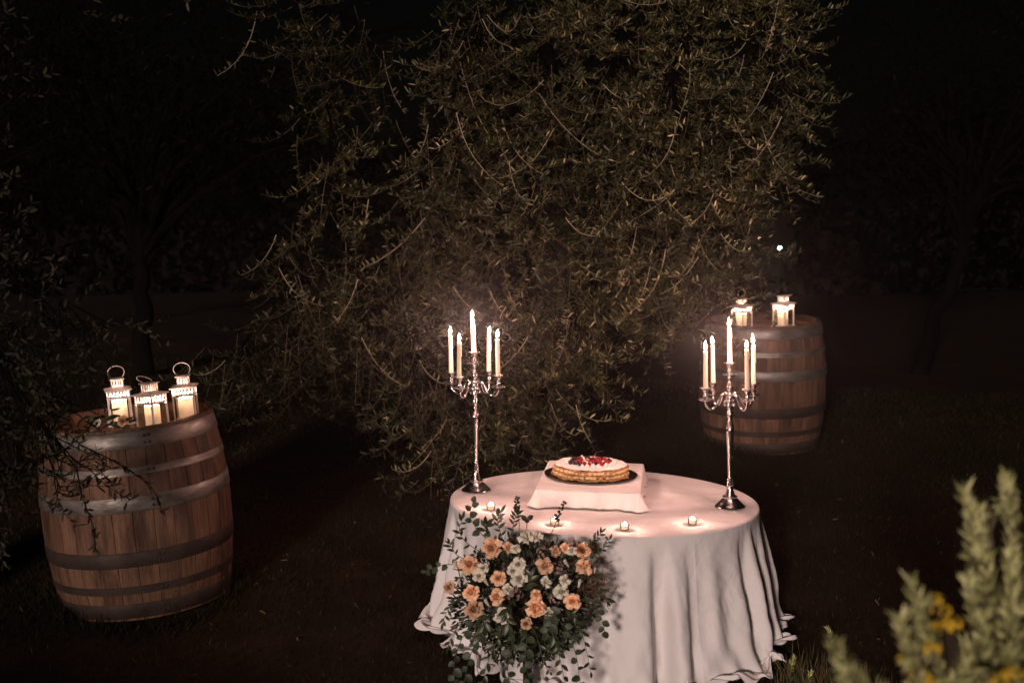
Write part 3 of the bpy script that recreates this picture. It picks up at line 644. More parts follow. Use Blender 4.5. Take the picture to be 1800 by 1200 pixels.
CAND = [('left', 'tall silver candelabrum at the left end of the table, before the olive tree', (-.223, 7.336), math.radians(14), math.radians(.9)),
        ('right', 'tall silver candelabrum at the right end of the table, before the far barrel', (1.141, 7.02), math.radians(-19), math.radians(.6))]
ARMN = ['back right', 'back left', 'front left', 'front right']
for i, (side, lab, (x, y), rz, lean) in enumerate(CAND):
    loc = (x, y, tz(x) + .003); rot = (0, lean, rz)
    make_candelabrum(lab, loc, rot)
    m = Matrix.Translation(loc) @ Euler(rot).to_matrix().to_4x4()
    for k in range(5):
        if k < 4: a = PI / 4 + k * PI / 2; p = (.154 * math.cos(a), .154 * math.sin(a), .587 + .058); nm = 'lit ivory taper candle on the %s arm of the %s candelabrum' % (ARMN[k], side); h = .205 + .008 * math.sin(k * 2.1 + i)
        else: p = (0, 0, .708 + .058); nm = 'highest lit taper candle, at the centre of the %s candelabrum' % side; h = .190
        R_ = random.Random(i * 10 + k)
        make_taper(nm, m @ Vector(p), (R_.uniform(-.02, .02), lean + R_.uniform(-.035, .012), R_.uniform(-.5, .5)), h, i * 10 + k, 7.2)

# ------------------------------------------------------------------ flowers
def rose_mesh(r, seed, layers=((0, 3, 0), (.18, 3, 0), (.36, 4, 0), (.55, 5, 0), (.76, 5, 0), (.98, 5, 0))):
    R_ = random.Random(seed); mb = MB()
    for t, n, op in layers:
        off = R_.uniform(0, 6)
        for k in range(n):
            ph = off + 2 * PI * k / n + R_.uniform(-.2, .2); wob = R_.uniform(0, 6); wd = (1.30 - .55 * t); sc = R_.uniform(.9, 1.1); tiltk = R_.uniform(-.12, .12)
            def fn(u, v):
                uu = u * 2 - 1; edge = math.sin(PI * min(max(v * .62 + .16, 0), 1))
                rad = r * sc * (.06 + t * .52 * v ** .7 + (t ** 2) * .36 * v ** 4 + .03 * math.sin(uu * 4 + wob) * v)
                hgt = r * sc * (1.35 * v * (1 - .30 * t) - .42 * t * t * v ** 4 - .30 * uu * uu * v * (.4 + t) + .05 * math.sin(uu * 5 + wob) * v * v + tiltk * v)
                a = ph + uu * wd * edge
                return (rad * math.cos(a), rad * math.sin(a), hgt)
            mb.grid(fn, 6, 5)
    return mb.mesh('bloom')
def bud_mesh(r, seed): return rose_mesh(r, seed, ((0, 3, 0), (.22, 4, .2), (.32, 4, .3)))
def cluster_mesh(r, seed):
    R_ = random.Random(seed); mb = MB()
    for k in range(26):
        z = R_.uniform(-.2, 1); a = R_.uniform(0, 6.28); q = math.sqrt(max(1 - z * z, 0)); c = Vector((q * math.cos(a), q * math.sin(a), z)) * r * R_.uniform(.6, 1.0)
        d = c.normalized(); o1 = d.orthogonal().normalized(); o2 = d.cross(o1)
        for j in range(5):
            b = 2 * PI * j / 5; e = o1 * math.cos(b) + o2 * math.sin(b); f = o1 * -math.sin(b) + o2 * math.cos(b); s = r * .26
            mb.add([c, c + e * s * .6 + f * s * .4 + d * s * .2, c + e * s + d * s * .45, c + e * s * .6 - f * s * .4 + d * s * .2], [(0, 1, 2, 3)])
    return mb.mesh('cluster', False)
BLO = {'O': [rose_mesh(1, s) for s in (1, 2, 3, 4)], 'W': [rose_mesh(1, s, ((0, 3, 0), (.3, 4, .3), (.7, 5, .7), (1, 5, 1))) for s in (11, 12, 13)],
       'B': [bud_mesh(1.0, s) for s in (21, 22)], 'M': [cluster_mesh(1, s) for s in (31, 32, 33)], 'P': [rose_mesh(1, 41)]}
for k, mt in (('O', 'rose'), ('W', 'white'), ('B', 'white'), ('M', 'mauve'), ('P', 'blush')):
    for me in BLO[k]: me.materials.append(M[mt])
NAME = {'O': 'rose', 'W': 'lisianthus', 'B': 'bud', 'M': 'dusty_blossom', 'P': 'rose'}
FLW = [('O', -0.119, 6.072, 0.506, 0.045), ('O', -0.045, 6.052, 0.512, 0.026), ('O', -0.224, 5.992, 0.453, 0.041), ('O', -0.092, 5.91, 0.411, 0.034), ('O', 0.118, 5.912, 0.457, 0.037), ('O', 0.305, 6.117, 0.469, 0.036), ('O', 0.297, 5.986, 0.429, 0.036), ('O', -0.219, 5.961, 0.331, 0.037), ('O', -0.099, 5.903, 0.324, 0.035), ('O', 0.072, 5.887, 0.281, 0.048), ('O', 0.242, 5.937, 0.288, 0.035), ('O', -0.209, 5.96, 0.251, 0.043), ('O', 0.17, 6.053, 0.487, 0.025), ('O', 0.219, 6.08, 0.495, 0.024), ('O', 0.076, 5.883, 0.338, 0.024),
       ('W', 0.043, 6.077, 0.554, 0.028), ('W', 0.003, 5.911, 0.477, 0.026), ('W', -0.026, 5.905, 0.45, 0.021), ('W', 0.004, 5.89, 0.414, 0.028), ('W', 0.19, 5.912, 0.347, 0.026), ('B', 0.273, 5.954, 0.356, 0.024), ('W', -0.076, 5.908, 0.239, 0.028), ('B', -0.297, 6.039, 0.431, 0.027), ('B', -0.241, 5.984, 0.392, 0.024), ('W', -0.177, 5.949, 0.416, 0.021), ('B', -0.142, 5.924, 0.385, 0.021), ('W', 0.207, 5.925, 0.391, 0.020), ('W', 0.086, 6.081, 0.555, 0.024), ('M', 0.253, 6.111, 0.513, 0.028), ('M', 0.115, 6.039, 0.492, 0.024), ('M', 0.183, 5.927, 0.441, 0.027), ('M', -0.019, 5.885, 0.348, 0.032), ('M', 0.161, 5.902, 0.314, 0.022), ('P', -0.318, 6.034, 0.339, 0.024), ('W', -.16, 5.94, .455, .020), ('W', .12, 5.90, .395, .020), ('W', -.05, 5.90, .365, .018), ('B', .225, 5.94, .455, .020), ('W', .13, 5.90, .25, .019), ('B', -.14, 5.93, .285, .020), ('W', .245, 5.97, .515, .018), ('B', -.27, 6.0, .36, .020), ('P', .03, 5.90, .20, .022), ('W', -.01, 6.0, .525, .018), ('B', .35, 6.02, .40, .017)]
AC = Vector((.03, 6.22, float(gz(.03, 6.22))))
ar = thing('flower_arrangement', 'large cascading arrangement of peach roses and white blooms before the table', 'flowers', AC)
MB().lathe([(0, 0), (.09, 0), (.085, .015), (.03, .05), (.022, .12), (.022, .30), (.05, .36), (.10, .44), (.115, .50), (.105, .50), (.05, .42), (0, .41)], 32).build('vase', 'darkhoop', ar)
heart = Vector((.03, 6.30, .22))
R_ = random.Random(9); SK = MB()
for i, (k, x, y, z, r) in enumerate(FLW):
    p = Vector((x, y, z)); d = (p - heart); d.y = -abs(d.y) - .10; d = d.normalized() + Vector((R_.uniform(-.7, .7), R_.uniform(-.35, .1), R_.uniform(-.3, .8)))
    if k == 'B': d = Vector((R_.uniform(-.5, .2), -.3, .8))
    q = d.to_track_quat('Z', 'Y'); me = BLO[k][i % len(BLO[k])]
    o = obj(NAME[k], me, None, ar, loc=p - AC - d.normalized() * r * .4 + Vector((0, -.02 if k in 'WB' else -.005, 0)), scale=r * (1.24 if k in 'OM' else 1.5)); o.rotation_euler = q.to_euler()
    SK.tube([heart - AC + Vector((0, 0, .0)), (p - AC) * .5 + (heart - AC) * .5 + Vector((0, 0, .02)), p - AC - d.normalized() * r * .4], .0025, 5)
SK.build('flower_stems', 'stem', ar)

def leaf_piece(name, L_, W_, m, round_=.5, curl=.25):
    def fn(u, v):
        wv = W_ / 2 * (math.sin(PI * v ** (.75 if round_ > .6 else .9)) ** (.6 if round_ > .6 else .9)); uu = u * 2 - 1
        return (wv * uu, L_ * v, -curl * L_ * v * v + .22 * abs(uu) * wv)
    me = MB().grid(fn, 4, 6).mesh(name); me.materials.append(M[m]); return me
LF_R = leaf_piece('leaf', .040, .014, 'leaf', .3); LF_E = leaf_piece('leaf', .036, .029, 'eucalyptus', .9); LF_L = leaf_piece('leaf', .048, .021, 'leaf', .5)
def orient(dirv, up):
    y = Vector(dirv).normalized(); x = y.cross(Vector(up)); x = x.normalized() if x.length > 1e-5 else y.orthogonal().normalized(); z = x.cross(y)
    return Matrix((x, y, z)).transposed().to_euler()
def spray(parent, org, pts, leafme, n, name, size=1.0, ang=.9, pair=True, stemmat='stem', rseed=0, start=.2):
    R_ = random.Random(rseed); pts = catmull(pts, 6); loc = [Vector(p) - org for p in pts]
    st = MB().tube(loc, [.0024 * (1 - .6 * i / len(loc)) for i in range(len(loc))], 5).build(name, stemmat, parent)
    for k in range(n):
        f = start + (1 - start) * k / max(n - 1, 1); i = min(int(f * (len(loc) - 1)), len(loc) - 2); p = loc[i].lerp(loc[i + 1], f * (len(loc) - 1) - i)
        t = (loc[i + 1] - loc[i]).normalized(); side = t.cross(Vector((R_.uniform(-.3, .3), -1, R_.uniform(-.3, .3)))).normalized()
        s = 1 if k % 2 else -1
        d = t * math.cos(ang) + side * s * math.sin(ang) + Vector((R_.uniform(-.25, .25), R_.uniform(-.35, .15), R_.uniform(-.25, .25)))
        if k == n - 1: d = t
        o = obj('leaf', leafme, None, st, loc=p, scale=size * R_.uniform(.75, 1.2)); o.rotation_euler = orient(d, Vector((R_.uniform(-.5, .5), -1, R_.uniform(-.2, .9))))
    return st
# (points, leaf, count, size)
SPR = [
    ([(-.05, 6.2, .42), (-.16, 6.1, .56), (-.215, 6.05, .66), (-.20, 6.03, .735)], LF_E, 9, 1.0),
    ([(-.08, 6.2, .40), (-.22, 6.08, .52), (-.265, 6.02, .60), (-.25, 6.0, .665)], LF_R, 12, .95),
    ([(-.1, 6.2, .38), (-.26, 6.05, .47), (-.30, 6.0, .53), (-.31, 5.98, .56)], LF_R, 10, .95),
    ([(-.05, 6.2, .45), (-.08, 6.12, .57), (-.09, 6.1, .63), (-.075, 6.1, .665)], LF_R, 12, 1.0),
    ([(0, 6.2, .45), (-.02, 6.13, .57), (-.01, 6.12, .63), (.0, 6.11, .66)], LF_R, 12, .95),
    ([(.0, 6.2, .42), (-.12, 6.1, .54), (-.15, 6.08, .60), (-.14, 6.07, .62)], LF_L, 10, .9),
    ([(-.1, 6.2, .35), (-.3, 6.05, .44), (-.38, 6.03, .435), (-.43, 6.03, .42)], LF_E, 8, .9),
    ([(-.1, 6.15, .28), (-.27, 5.98, .30), (-.33, 5.96, .25), (-.35, 5.95, .20)], LF_R, 12, .9),
    ([(-.05, 6.12, .25), (-.22, 5.95, .24), (-.30, 5.93, .16), (-.33, 5.93, .09)], LF_R, 12, .95),
    ([(-.1, 6.1, .22), (-.24, 5.95, .16), (-.30, 5.94, .03), (-.31, 5.95, -.10)], LF_E, 12, 1.15),
    ([(-.05, 6.1, .22), (-.18, 5.92, .15), (-.24, 5.9, .02), (-.27, 5.92, -.13)], LF_E, 12, 1.1),
    ([(0, 6.1, .2), (-.10, 5.9, .13), (-.16, 5.88, 0), (-.19, 5.9, -.14)], LF_L, 13, 1.05),
    ([(0, 6.1, .2), (-.03, 5.9, .12), (-.06, 5.88, .0), (-.05, 5.9, -.1)], LF_E, 10, 1.1),
    ([(.02, 6.1, .2), (.03, 5.9, .14), (.02, 5.88, .03), (.04, 5.89, -.08)], LF_E, 11, 1.2),
    ([(.03, 6.1, .2), (.08, 5.9, .12), (.10, 5.88, .03), (.13, 5.9, -.03)], LF_R, 9, .9),
    ([(.05, 6.1, .22), (.14, 5.9, .16), (.18, 5.88, .02), (.20, 5.9, -.12)], LF_L, 14, 1.05),
    ([(.08, 6.1, .22), (.20, 5.92, .18), (.25, 5.9, .05), (.27, 5.92, -.12)], LF_E, 12, 1.1),
    ([(.1, 6.1, .24), (.24, 5.95, .22), (.29, 5.95, .10), (.32, 5.97, -.06)], LF_R, 14, 1.1),
    ([(.1, 6.15, .28), (.32, 6.0, .28), (.37, 6.0, .20), (.39, 6.0, .12)], LF_E, 9, .95),
    ([(.12, 6.2, .32), (.34, 6.05, .36), (.38, 6.06, .31), (.41, 6.07, .24)], LF_L, 10, .95),
    ([(.12, 6.2, .36), (.34, 6.1, .45), (.40, 6.14, .47), (.43, 6.15, .51)], LF_R, 14, .75),
    ([(.1, 6.22, .38), (.30, 6.12, .48), (.36, 6.1, .53), (.39, 6.09, .56)], LF_R, 12, .8),
    ([(.0, 6.1, .3), (.02, 5.9, .36), (.05, 5.86, .40), (.06, 5.86, .43)], LF_L, 8, .95),
    ([(-.02, 6.1, .28), (-.05, 5.9, .29), (-.06, 5.86, .26), (-.05, 5.85, .21)], LF_L, 9, 1.1),
    ([(.06, 6.1, .28), (.13, 5.9, .27), (.14, 5.86, .23), (.12, 5.85, .17)], LF_E, 9, 1.2),
    ([(-.08, 6.1, .26), (-.15, 5.92, .22), (-.17, 5.9, .17), (-.19, 5.9, .12)], LF_L, 9, 1.2)]
for i, (pts, lf, n, sz) in enumerate(SPR): spray(ar, AC, pts, lf, n, 'leaf_spray', sz, rseed=i, ang=.75 if lf is not LF_E else .95)
# tall bud spikes
BUDM = MB().lathe([(0, 0), (.003, .001), (.0052, .005), (.0045, .010), (.0015, .0135), (0, .014)], 8).mesh('bud'); BUDM.materials.append(M['filler'])
for i, pts in enumerate(([(.0, 6.2, .45), (.01, 6.12, .60), (.0, 6.1, .68), (.005, 6.1, .735)], [(.08, 6.2, .44), (.16, 6.12, .56), (.19, 6.1, .64), (.225, 6.1, .705)], [(.05, 6.2, .45), (.04, 6.1, .56), (.045, 6.09, .60), (.045, 6.09, .63)])):
    P_ = catmull(pts, 6); loc = [p - AC for p in P_]; st = MB().tube(loc, .0018, 5).build('bud_spike', 'stem', ar); R_ = random.Random(i + 60)
    a = bpy.data
    for k in range(16 if i < 2 else 3):
        f = .55 + .45 * k / 15 if i < 2 else 1.0 - k * .06; j = min(int(f * (len(loc) - 1)), len(loc) - 2); p = loc[j].lerp(loc[j + 1], f * (len(loc) - 1) - j)
        d = Vector((math.cos(k * 2.4), math.sin(k * 2.4), .7)); o = obj('bud', BUDM, None, st, loc=p + d * .003, scale=(1.35 - .5 * k / 16) if i < 2 else 2.4); o.rotation_euler = d.to_track_quat('Z', 'Y').to_euler()
# filler leaves through the body of the arrangement
n = 4200; c = np.array([.02, 6.12, .24]); u = rv(n); rad = rng.uniform(.45, 1.0, n)[:, None] ** .6
P = c + u * rad * np.array([.34, .17, .31]); P[:, 1] = np.minimum(P[:, 1], 6.22)
low = P[:, 2] < .12; P[low, 0] = .02 + (P[low, 0] - .02) * .9
D = u * np.array([1, 1.2, 1]) + rng.normal(0, .6, (n, 3))
me = leaf_mesh('filler_foliage', P - np.array(AC), D, rv(n), rng.uniform(.02, .045, n), rng.uniform(.007, .018, n), rng.uniform(size=n)); me.materials.append(M['filler'])
tag(obj('filler_foliage', me, None, ar), kind='stuff')
n = 420; P = np.c_[rng.normal(.34, .045, n), rng.normal(6.06, .03, n), rng.normal(.33, .055, n)]
me = leaf_mesh('dried_fern', P - np.array(AC), np.c_[rng.normal(.5, .8, n), rng.normal(-.3, .5, n), rng.normal(.2, .8, n)], rv(n), rng.uniform(.015, .04, n), rng.uniform(.003, .006, n), rng.uniform(size=n)); me.materials.append(M['brown'])
tag(obj('dried_fern', me, None, ar), 'russet dried fern at the right side of the arrangement', kind='stuff')

# small posy lying on the left barrel beside the hidden lantern
p = on_barrel(BL_LOC, BL_ROT, .035, -.31)
po = thing('flower_posy', 'small posy with one orange rose on the left barrel rim', 'flowers', p)
o = obj('rose', BLO['O'][1], None, po, loc=(.035, -.02, .068), scale=.036); o.rotation_euler = Vector((.2, -.9, .35)).to_track_quat('Z', 'Y').to_euler()
o = obj('bud', BLO['W'][1], None, po, loc=(-.10, -.01, .065), scale=.026); o.rotation_euler = Vector((-.2, -.9, .45)).to_track_quat('Z', 'Y').to_euler()
MB().tube([(.035, .0, .06), (-.05, .04, .008), (-.12, .05, .006)], .003, 5).tube([(-.10, .0, .045), (-.12, .03, .015), (-.16, .05, .006)], .003, 5).build('stem', 'stem', po)
R_ = random.Random(77)
for k in range(26):
    o = obj('leaf', LF_L if k % 2 else LF_R, None, po, loc=(R_.uniform(-.15, .10), R_.uniform(-.05, .05), R_.uniform(.03, .085)), scale=R_.uniform(.9, 1.5))
    o.rotation_euler = orient((R_.uniform(-1, 1), R_.uniform(-.8, .2), R_.uniform(-.2, .7)), (R_.uniform(-.5, .5), -.6, .8))

# ------------------------------------------------------------------ trees
def twig_leaves(starts, az, e0, e1, lens, leafL, leafW, step, upb, seed, droop=0):
    """Curved twigs; returns stem points list and leaf arrays."""
    R_ = np.random.default_rng(seed); stems = []; LP = []; LD = []
    for s, a, b0, b1, ln in zip(starts, az, e0, e1, lens):
        nseg = 7; p = np.array(s, float); pts = [p.copy()]; aa = a
        for k in range(nseg):
            f = (k + .5) / nseg; e = b0 + (b1 - b0) * f ** 1.5; aa += R_.normal(0, .12)
            d = np.array([math.cos(e) * math.cos(aa), math.cos(e) * math.sin(aa), math.sin(e)]); p = p + d * ln / nseg; pts.append(p.copy())
        stems.append(pts)
        m = max(3, int(ln * .85 / step))
        for k in range(m):
            f = .18 + .82 * k / (m - 1); q = f * nseg; i = min(int(q), nseg - 1); pos = pts[i] + (pts[i + 1] - pts[i]) * (q - i)
            t = pts[i + 1] - pts[i]; t = t / np.linalg.norm(t); rvv = R_.normal(size=3); sd_ = np.cross(t, rvv); sd_ /= np.linalg.norm(sd_)
            for sg in (1, -1):
                if R_.uniform() < .18: continue
                LP.append(pos); LD.append(t * .65 + sd_ * sg * .75 + np.array([0, 0, upb * R_.uniform(.3, 1.3)]))
    return stems, np.array(LP), np.array(LD)
def twig_leaves_on(pts, step, upb, seed):
    R_ = np.random.default_rng(seed); LP = []; LD = []; nseg = len(pts) - 1; ln = sum(np.linalg.norm(pts[k + 1] - pts[k]) for k in range(nseg)); m = max(3, int(ln * .85 / step))
    for k in range(m):
        q = (.18 + .82 * k / (m - 1)) * nseg; i = min(int(q), nseg - 1); t = pts[i + 1] - pts[i]; pos = pts[i] + t * (q - i); t = t / np.linalg.norm(t); sd_ = np.cross(t, R_.normal(size=3)); sd_ /= np.linalg.norm(sd_)
        for sg in (1, -1):
            if R_.uniform() < .25: continue
            LP.append(pos); LD.append(t * .65 + sd_ * sg * .75 + np.array([0, 0, upb * R_.uniform(.2, 1.3)]))
    return pts, np.array(LP), np.array(LD)
def inside(poly, x, z):
    c = False; j = len(poly) - 1
    for i in range(len(poly)):
        xi, zi = poly[i]; xj, zj = poly[j]
        if (zi > z) != (zj > z) and x < (xj - xi) * (z - zi) / (zj - zi) + xi: c = not c
        j = i
    return c
def limb(a, b, sag, seed, n=9):
    R_ = random.Random(seed); a = Vector(a); b = Vector(b); out = []
    for k in range(n + 1):
        f = k / n; p = a.lerp(b, f); p.z += sag * 4 * f * (1 - f) * (1 - .25 * f); w_ = .05 * math.sin(PI * f) * (b - a).length
        out.append(p + Vector((R_.uniform(-1, 1), R_.uniform(-1, 1), R_.uniform(-.5, .5))) * w_ * .5)
    return catmull(out, 3)

OLV = [(-2.25, 1.2), (-2.13, 1.59), (-1.84, 1.82), (-1.95, 2.25), (-1.78, 2.68), (-1.8, 3.15), (-1.83, 4.0), (0.47, 4.1), (2.23, 3.8), (2.19, 2.96), (1.97, 2.34), (1.74, 1.87), (1.56, 1.64), (1.35, 1.26), (1.07, 1.07), (0.71, 0.88), (0.58, 0.59), (0.34, 0.42), (-0.18, 0.35), (-0.46, 0.24), (-0.69, 0.41), (-1.05, 0.53), (-1.36, 0.74), (-1.79, 0.79), (-2.14, 1.0)]
def make_olive():
    base = (.35, 10.9, float(gz(.35, 10.9)) - .03); t = thing('olive_tree', 'big old olive tree with drooping silvery branches behind the table', 'tree', base)
    B = Vector(base); R_ = random.Random(3)
    mb = MB().tube(catmull([(0, 0, 0), (.03, -.02, .35), (-.05, .02, .8), (.06, .0, 1.3), (.0, .0, 1.9), (.08, 0, 2.6)], 4), [.30, .24, .22, .21, .20, .20, .19, .19, .185, .185, .18, .175, .17, .165, .16, .15, .145, .14, .13, .12, .11], 14)
    mb.v = [(x * (1 + .10 * math.sin(z * 7 + math.atan2(y, x) * 3)), y * (1 + .10 * math.sin(z * 6 + math.atan2(y, x) * 4)), z) for x, y, z in mb.v]
    mb.build('trunk', 'bark', t)
    # clump centres spread through the drooping skirt of the crown
    cl = []; tries = 0
    while len(cl) < 66 and tries < 20000:
        tries += 1; x = R_.uniform(-2.2, 2.2); z = R_.uniform(.3, 3.9)
        if not inside(OLV, x, z): continue
        if x > 0 and not inside(OLV, x + .20, z - .12): continue
        if x > .2 and not inside(OLV, x, z - .30): continue
        if x <= .2 and not inside(OLV, x, z - .15): continue
        edge = inside(OLV, x - .28, z) and inside(OLV, x + .28, z) and inside(OLV, x, z - .22)
        y = (8.6 + R_.random() ** 1.3 * .8) if edge else (8.85 + R_.random() * .7)
        y += .25 * max(0, z - 2.5)
        if x < -.3 and R_.random() < (.35 if z < 2.0 else .6): continue
        if any((abs(x - a) ** 2 + abs(z - c) ** 2 + .5 * abs(y - b) ** 2) < .27 ** 2 for a, b, c in cl): continue
        cl.append((x, y, z))
    for i, (x, y, z) in enumerate(cl):
        # each branch springs from the nearest clump that is higher or nearer the trunk, so the boughs fork
        cand_ = [(math.dist((x, y, z), q), q) for q in cl if q[2] > z + .12 and q[1] > y - .15] + [(math.dist((x, y, z), q) + .25, q) for q in ((.43, 10.9, 2.4), (.35, 10.85, 1.9), (.4, 10.9, 2.8))]
        s0 = Vector(min(cand_)[1]) - B
        e = Vector((x, y, z)) - B; e.z += .12
        P_ = limb(s0, e, .12, i)
        n = len(P_); lb = MB().tube(P_, [.012 * (1 - k / n) ** .8 + .003 for k in range(n)], 6); br = MB()
        nt_ = 46 if x > -.2 else 28
        c = np.array([x, y, z]); rs = np.random.default_rng(100 + i)
        st = c + rs.normal(0, 1, (nt_, 3)) * np.array([.105, .11, .20])
        az = np.where(rs.uniform(size=nt_) < .7, rs.uniform(-PI, 0, nt_), rs.uniform(0, 2 * PI, nt_))
        e0 = rs.uniform(-1.5, -.5, nt_); e1 = np.minimum(e0 + rs.uniform(.2, 1.7, nt_), .5)
        S, LP, LD = twig_leaves(st, az, e0, e1, rs.uniform(.22, .50, nt_), 0, 0, .018, .70, 500 + i)
        for k, pts in enumerate(S):
            j = min(n - 1, n - 1 - int(rs.integers(0, n // 3))); a = P_[j]
            q0 = Vector(pts[0]) - B; lb.tube([a, a.lerp(q0, .5) + Vector((0, 0, .03)), q0], [.003, .0026, .0022], 3, cap=False)
            br.tube([q0] + [Vector(p) - B for p in pts[1:]], [.0022] + [.0020 - .0002 * m_ for m_ in range(7)], 3, cap=False)
        # two long pale sprays in front of each clump, hanging and turning up at the tip, leaves standing along them
        nh = 3 if x > -.3 else 1; sh = c + rs.normal(0, 1, (nh, 3)) * np.array([.13, .05, .16]) + np.array([0, -.14, .05]); azh = rs.choice([-2.7, -.45], nh) + rs.normal(0, .4, nh); e0h = rs.uniform(-1.5, -.7, nh); ph = rs.uniform(.25, .6)
        SH, _, _ = twig_leaves(sh, azh, e0h, e0h + rs.uniform(.15, 1.6, nh), rs.uniform(.24, .62, nh), 0, 0, .034, 1.1, 1500 + i)
        for pts in SH:
            lb.tube([P_[-1], P_[-1].lerp(Vector(pts[0]) - B, .5), Vector(pts[0]) - B], [.0034, .0034, .0034], 4, cap=False)
        # bare hanging shoots
        for k in range(1):
            q = Vector(c + rs.normal(0, .16, 3)) - B; ln = rs.uniform(.25, .6); sw = rs.normal(0, .06, 2)
            br.tube([q, q + Vector((sw[0], sw[1], -ln * .5)), q + Vector((sw[0] * 1.5, sw[1] - .03, -ln))], [.0018, .0015, .001], 3, cap=False)
        b = lb.build('branch', 'darkbark', t); tag(br.build('twigs', 'twig', b), kind='stuff')
        for kk, pts in enumerate(SH):
            hs_ = MB().tube([Vector(p) - B for p in pts], [.0036 - .0003 * m_ for m_ in range(8)], 4, cap=False).build('spray', 'paletwig', t)
            _, HP, HD = twig_leaves_on(pts, .034, 1.1, 1500 + i * 7 + kk); mh = len(HP)
            me = leaf_mesh('spray_foliage', HP - np.array(B), HD, np.tile([0, -1., .3], (mh, 1)) + rs.normal(0, .5, (mh, 3)), rs.uniform(.036, .056, mh), rs.uniform(.009, .014, mh), np.clip(rs.normal(ph + .25, .14, mh), 0, 1)); me.materials.append(M['olive'])
            tag(obj('spray_foliage', me, None, hs_), kind='stuff')
        m_ = len(LP); tint = np.clip(rs.beta(2.2, 2.6, m_) * .85 + (rs.uniform(-.16, .16) + .06 * np.clip(x, -1.5, 1.5)) + (rs.uniform(size=m_) > .955) * .35, 0, 1)  # tint rises with x: the crown's right-hand light put into leaf colour
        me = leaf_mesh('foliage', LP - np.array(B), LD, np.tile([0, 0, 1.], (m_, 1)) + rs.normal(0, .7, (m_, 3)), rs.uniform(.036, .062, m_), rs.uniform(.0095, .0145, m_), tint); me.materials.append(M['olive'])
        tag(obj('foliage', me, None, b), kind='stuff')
    return t
make_olive()

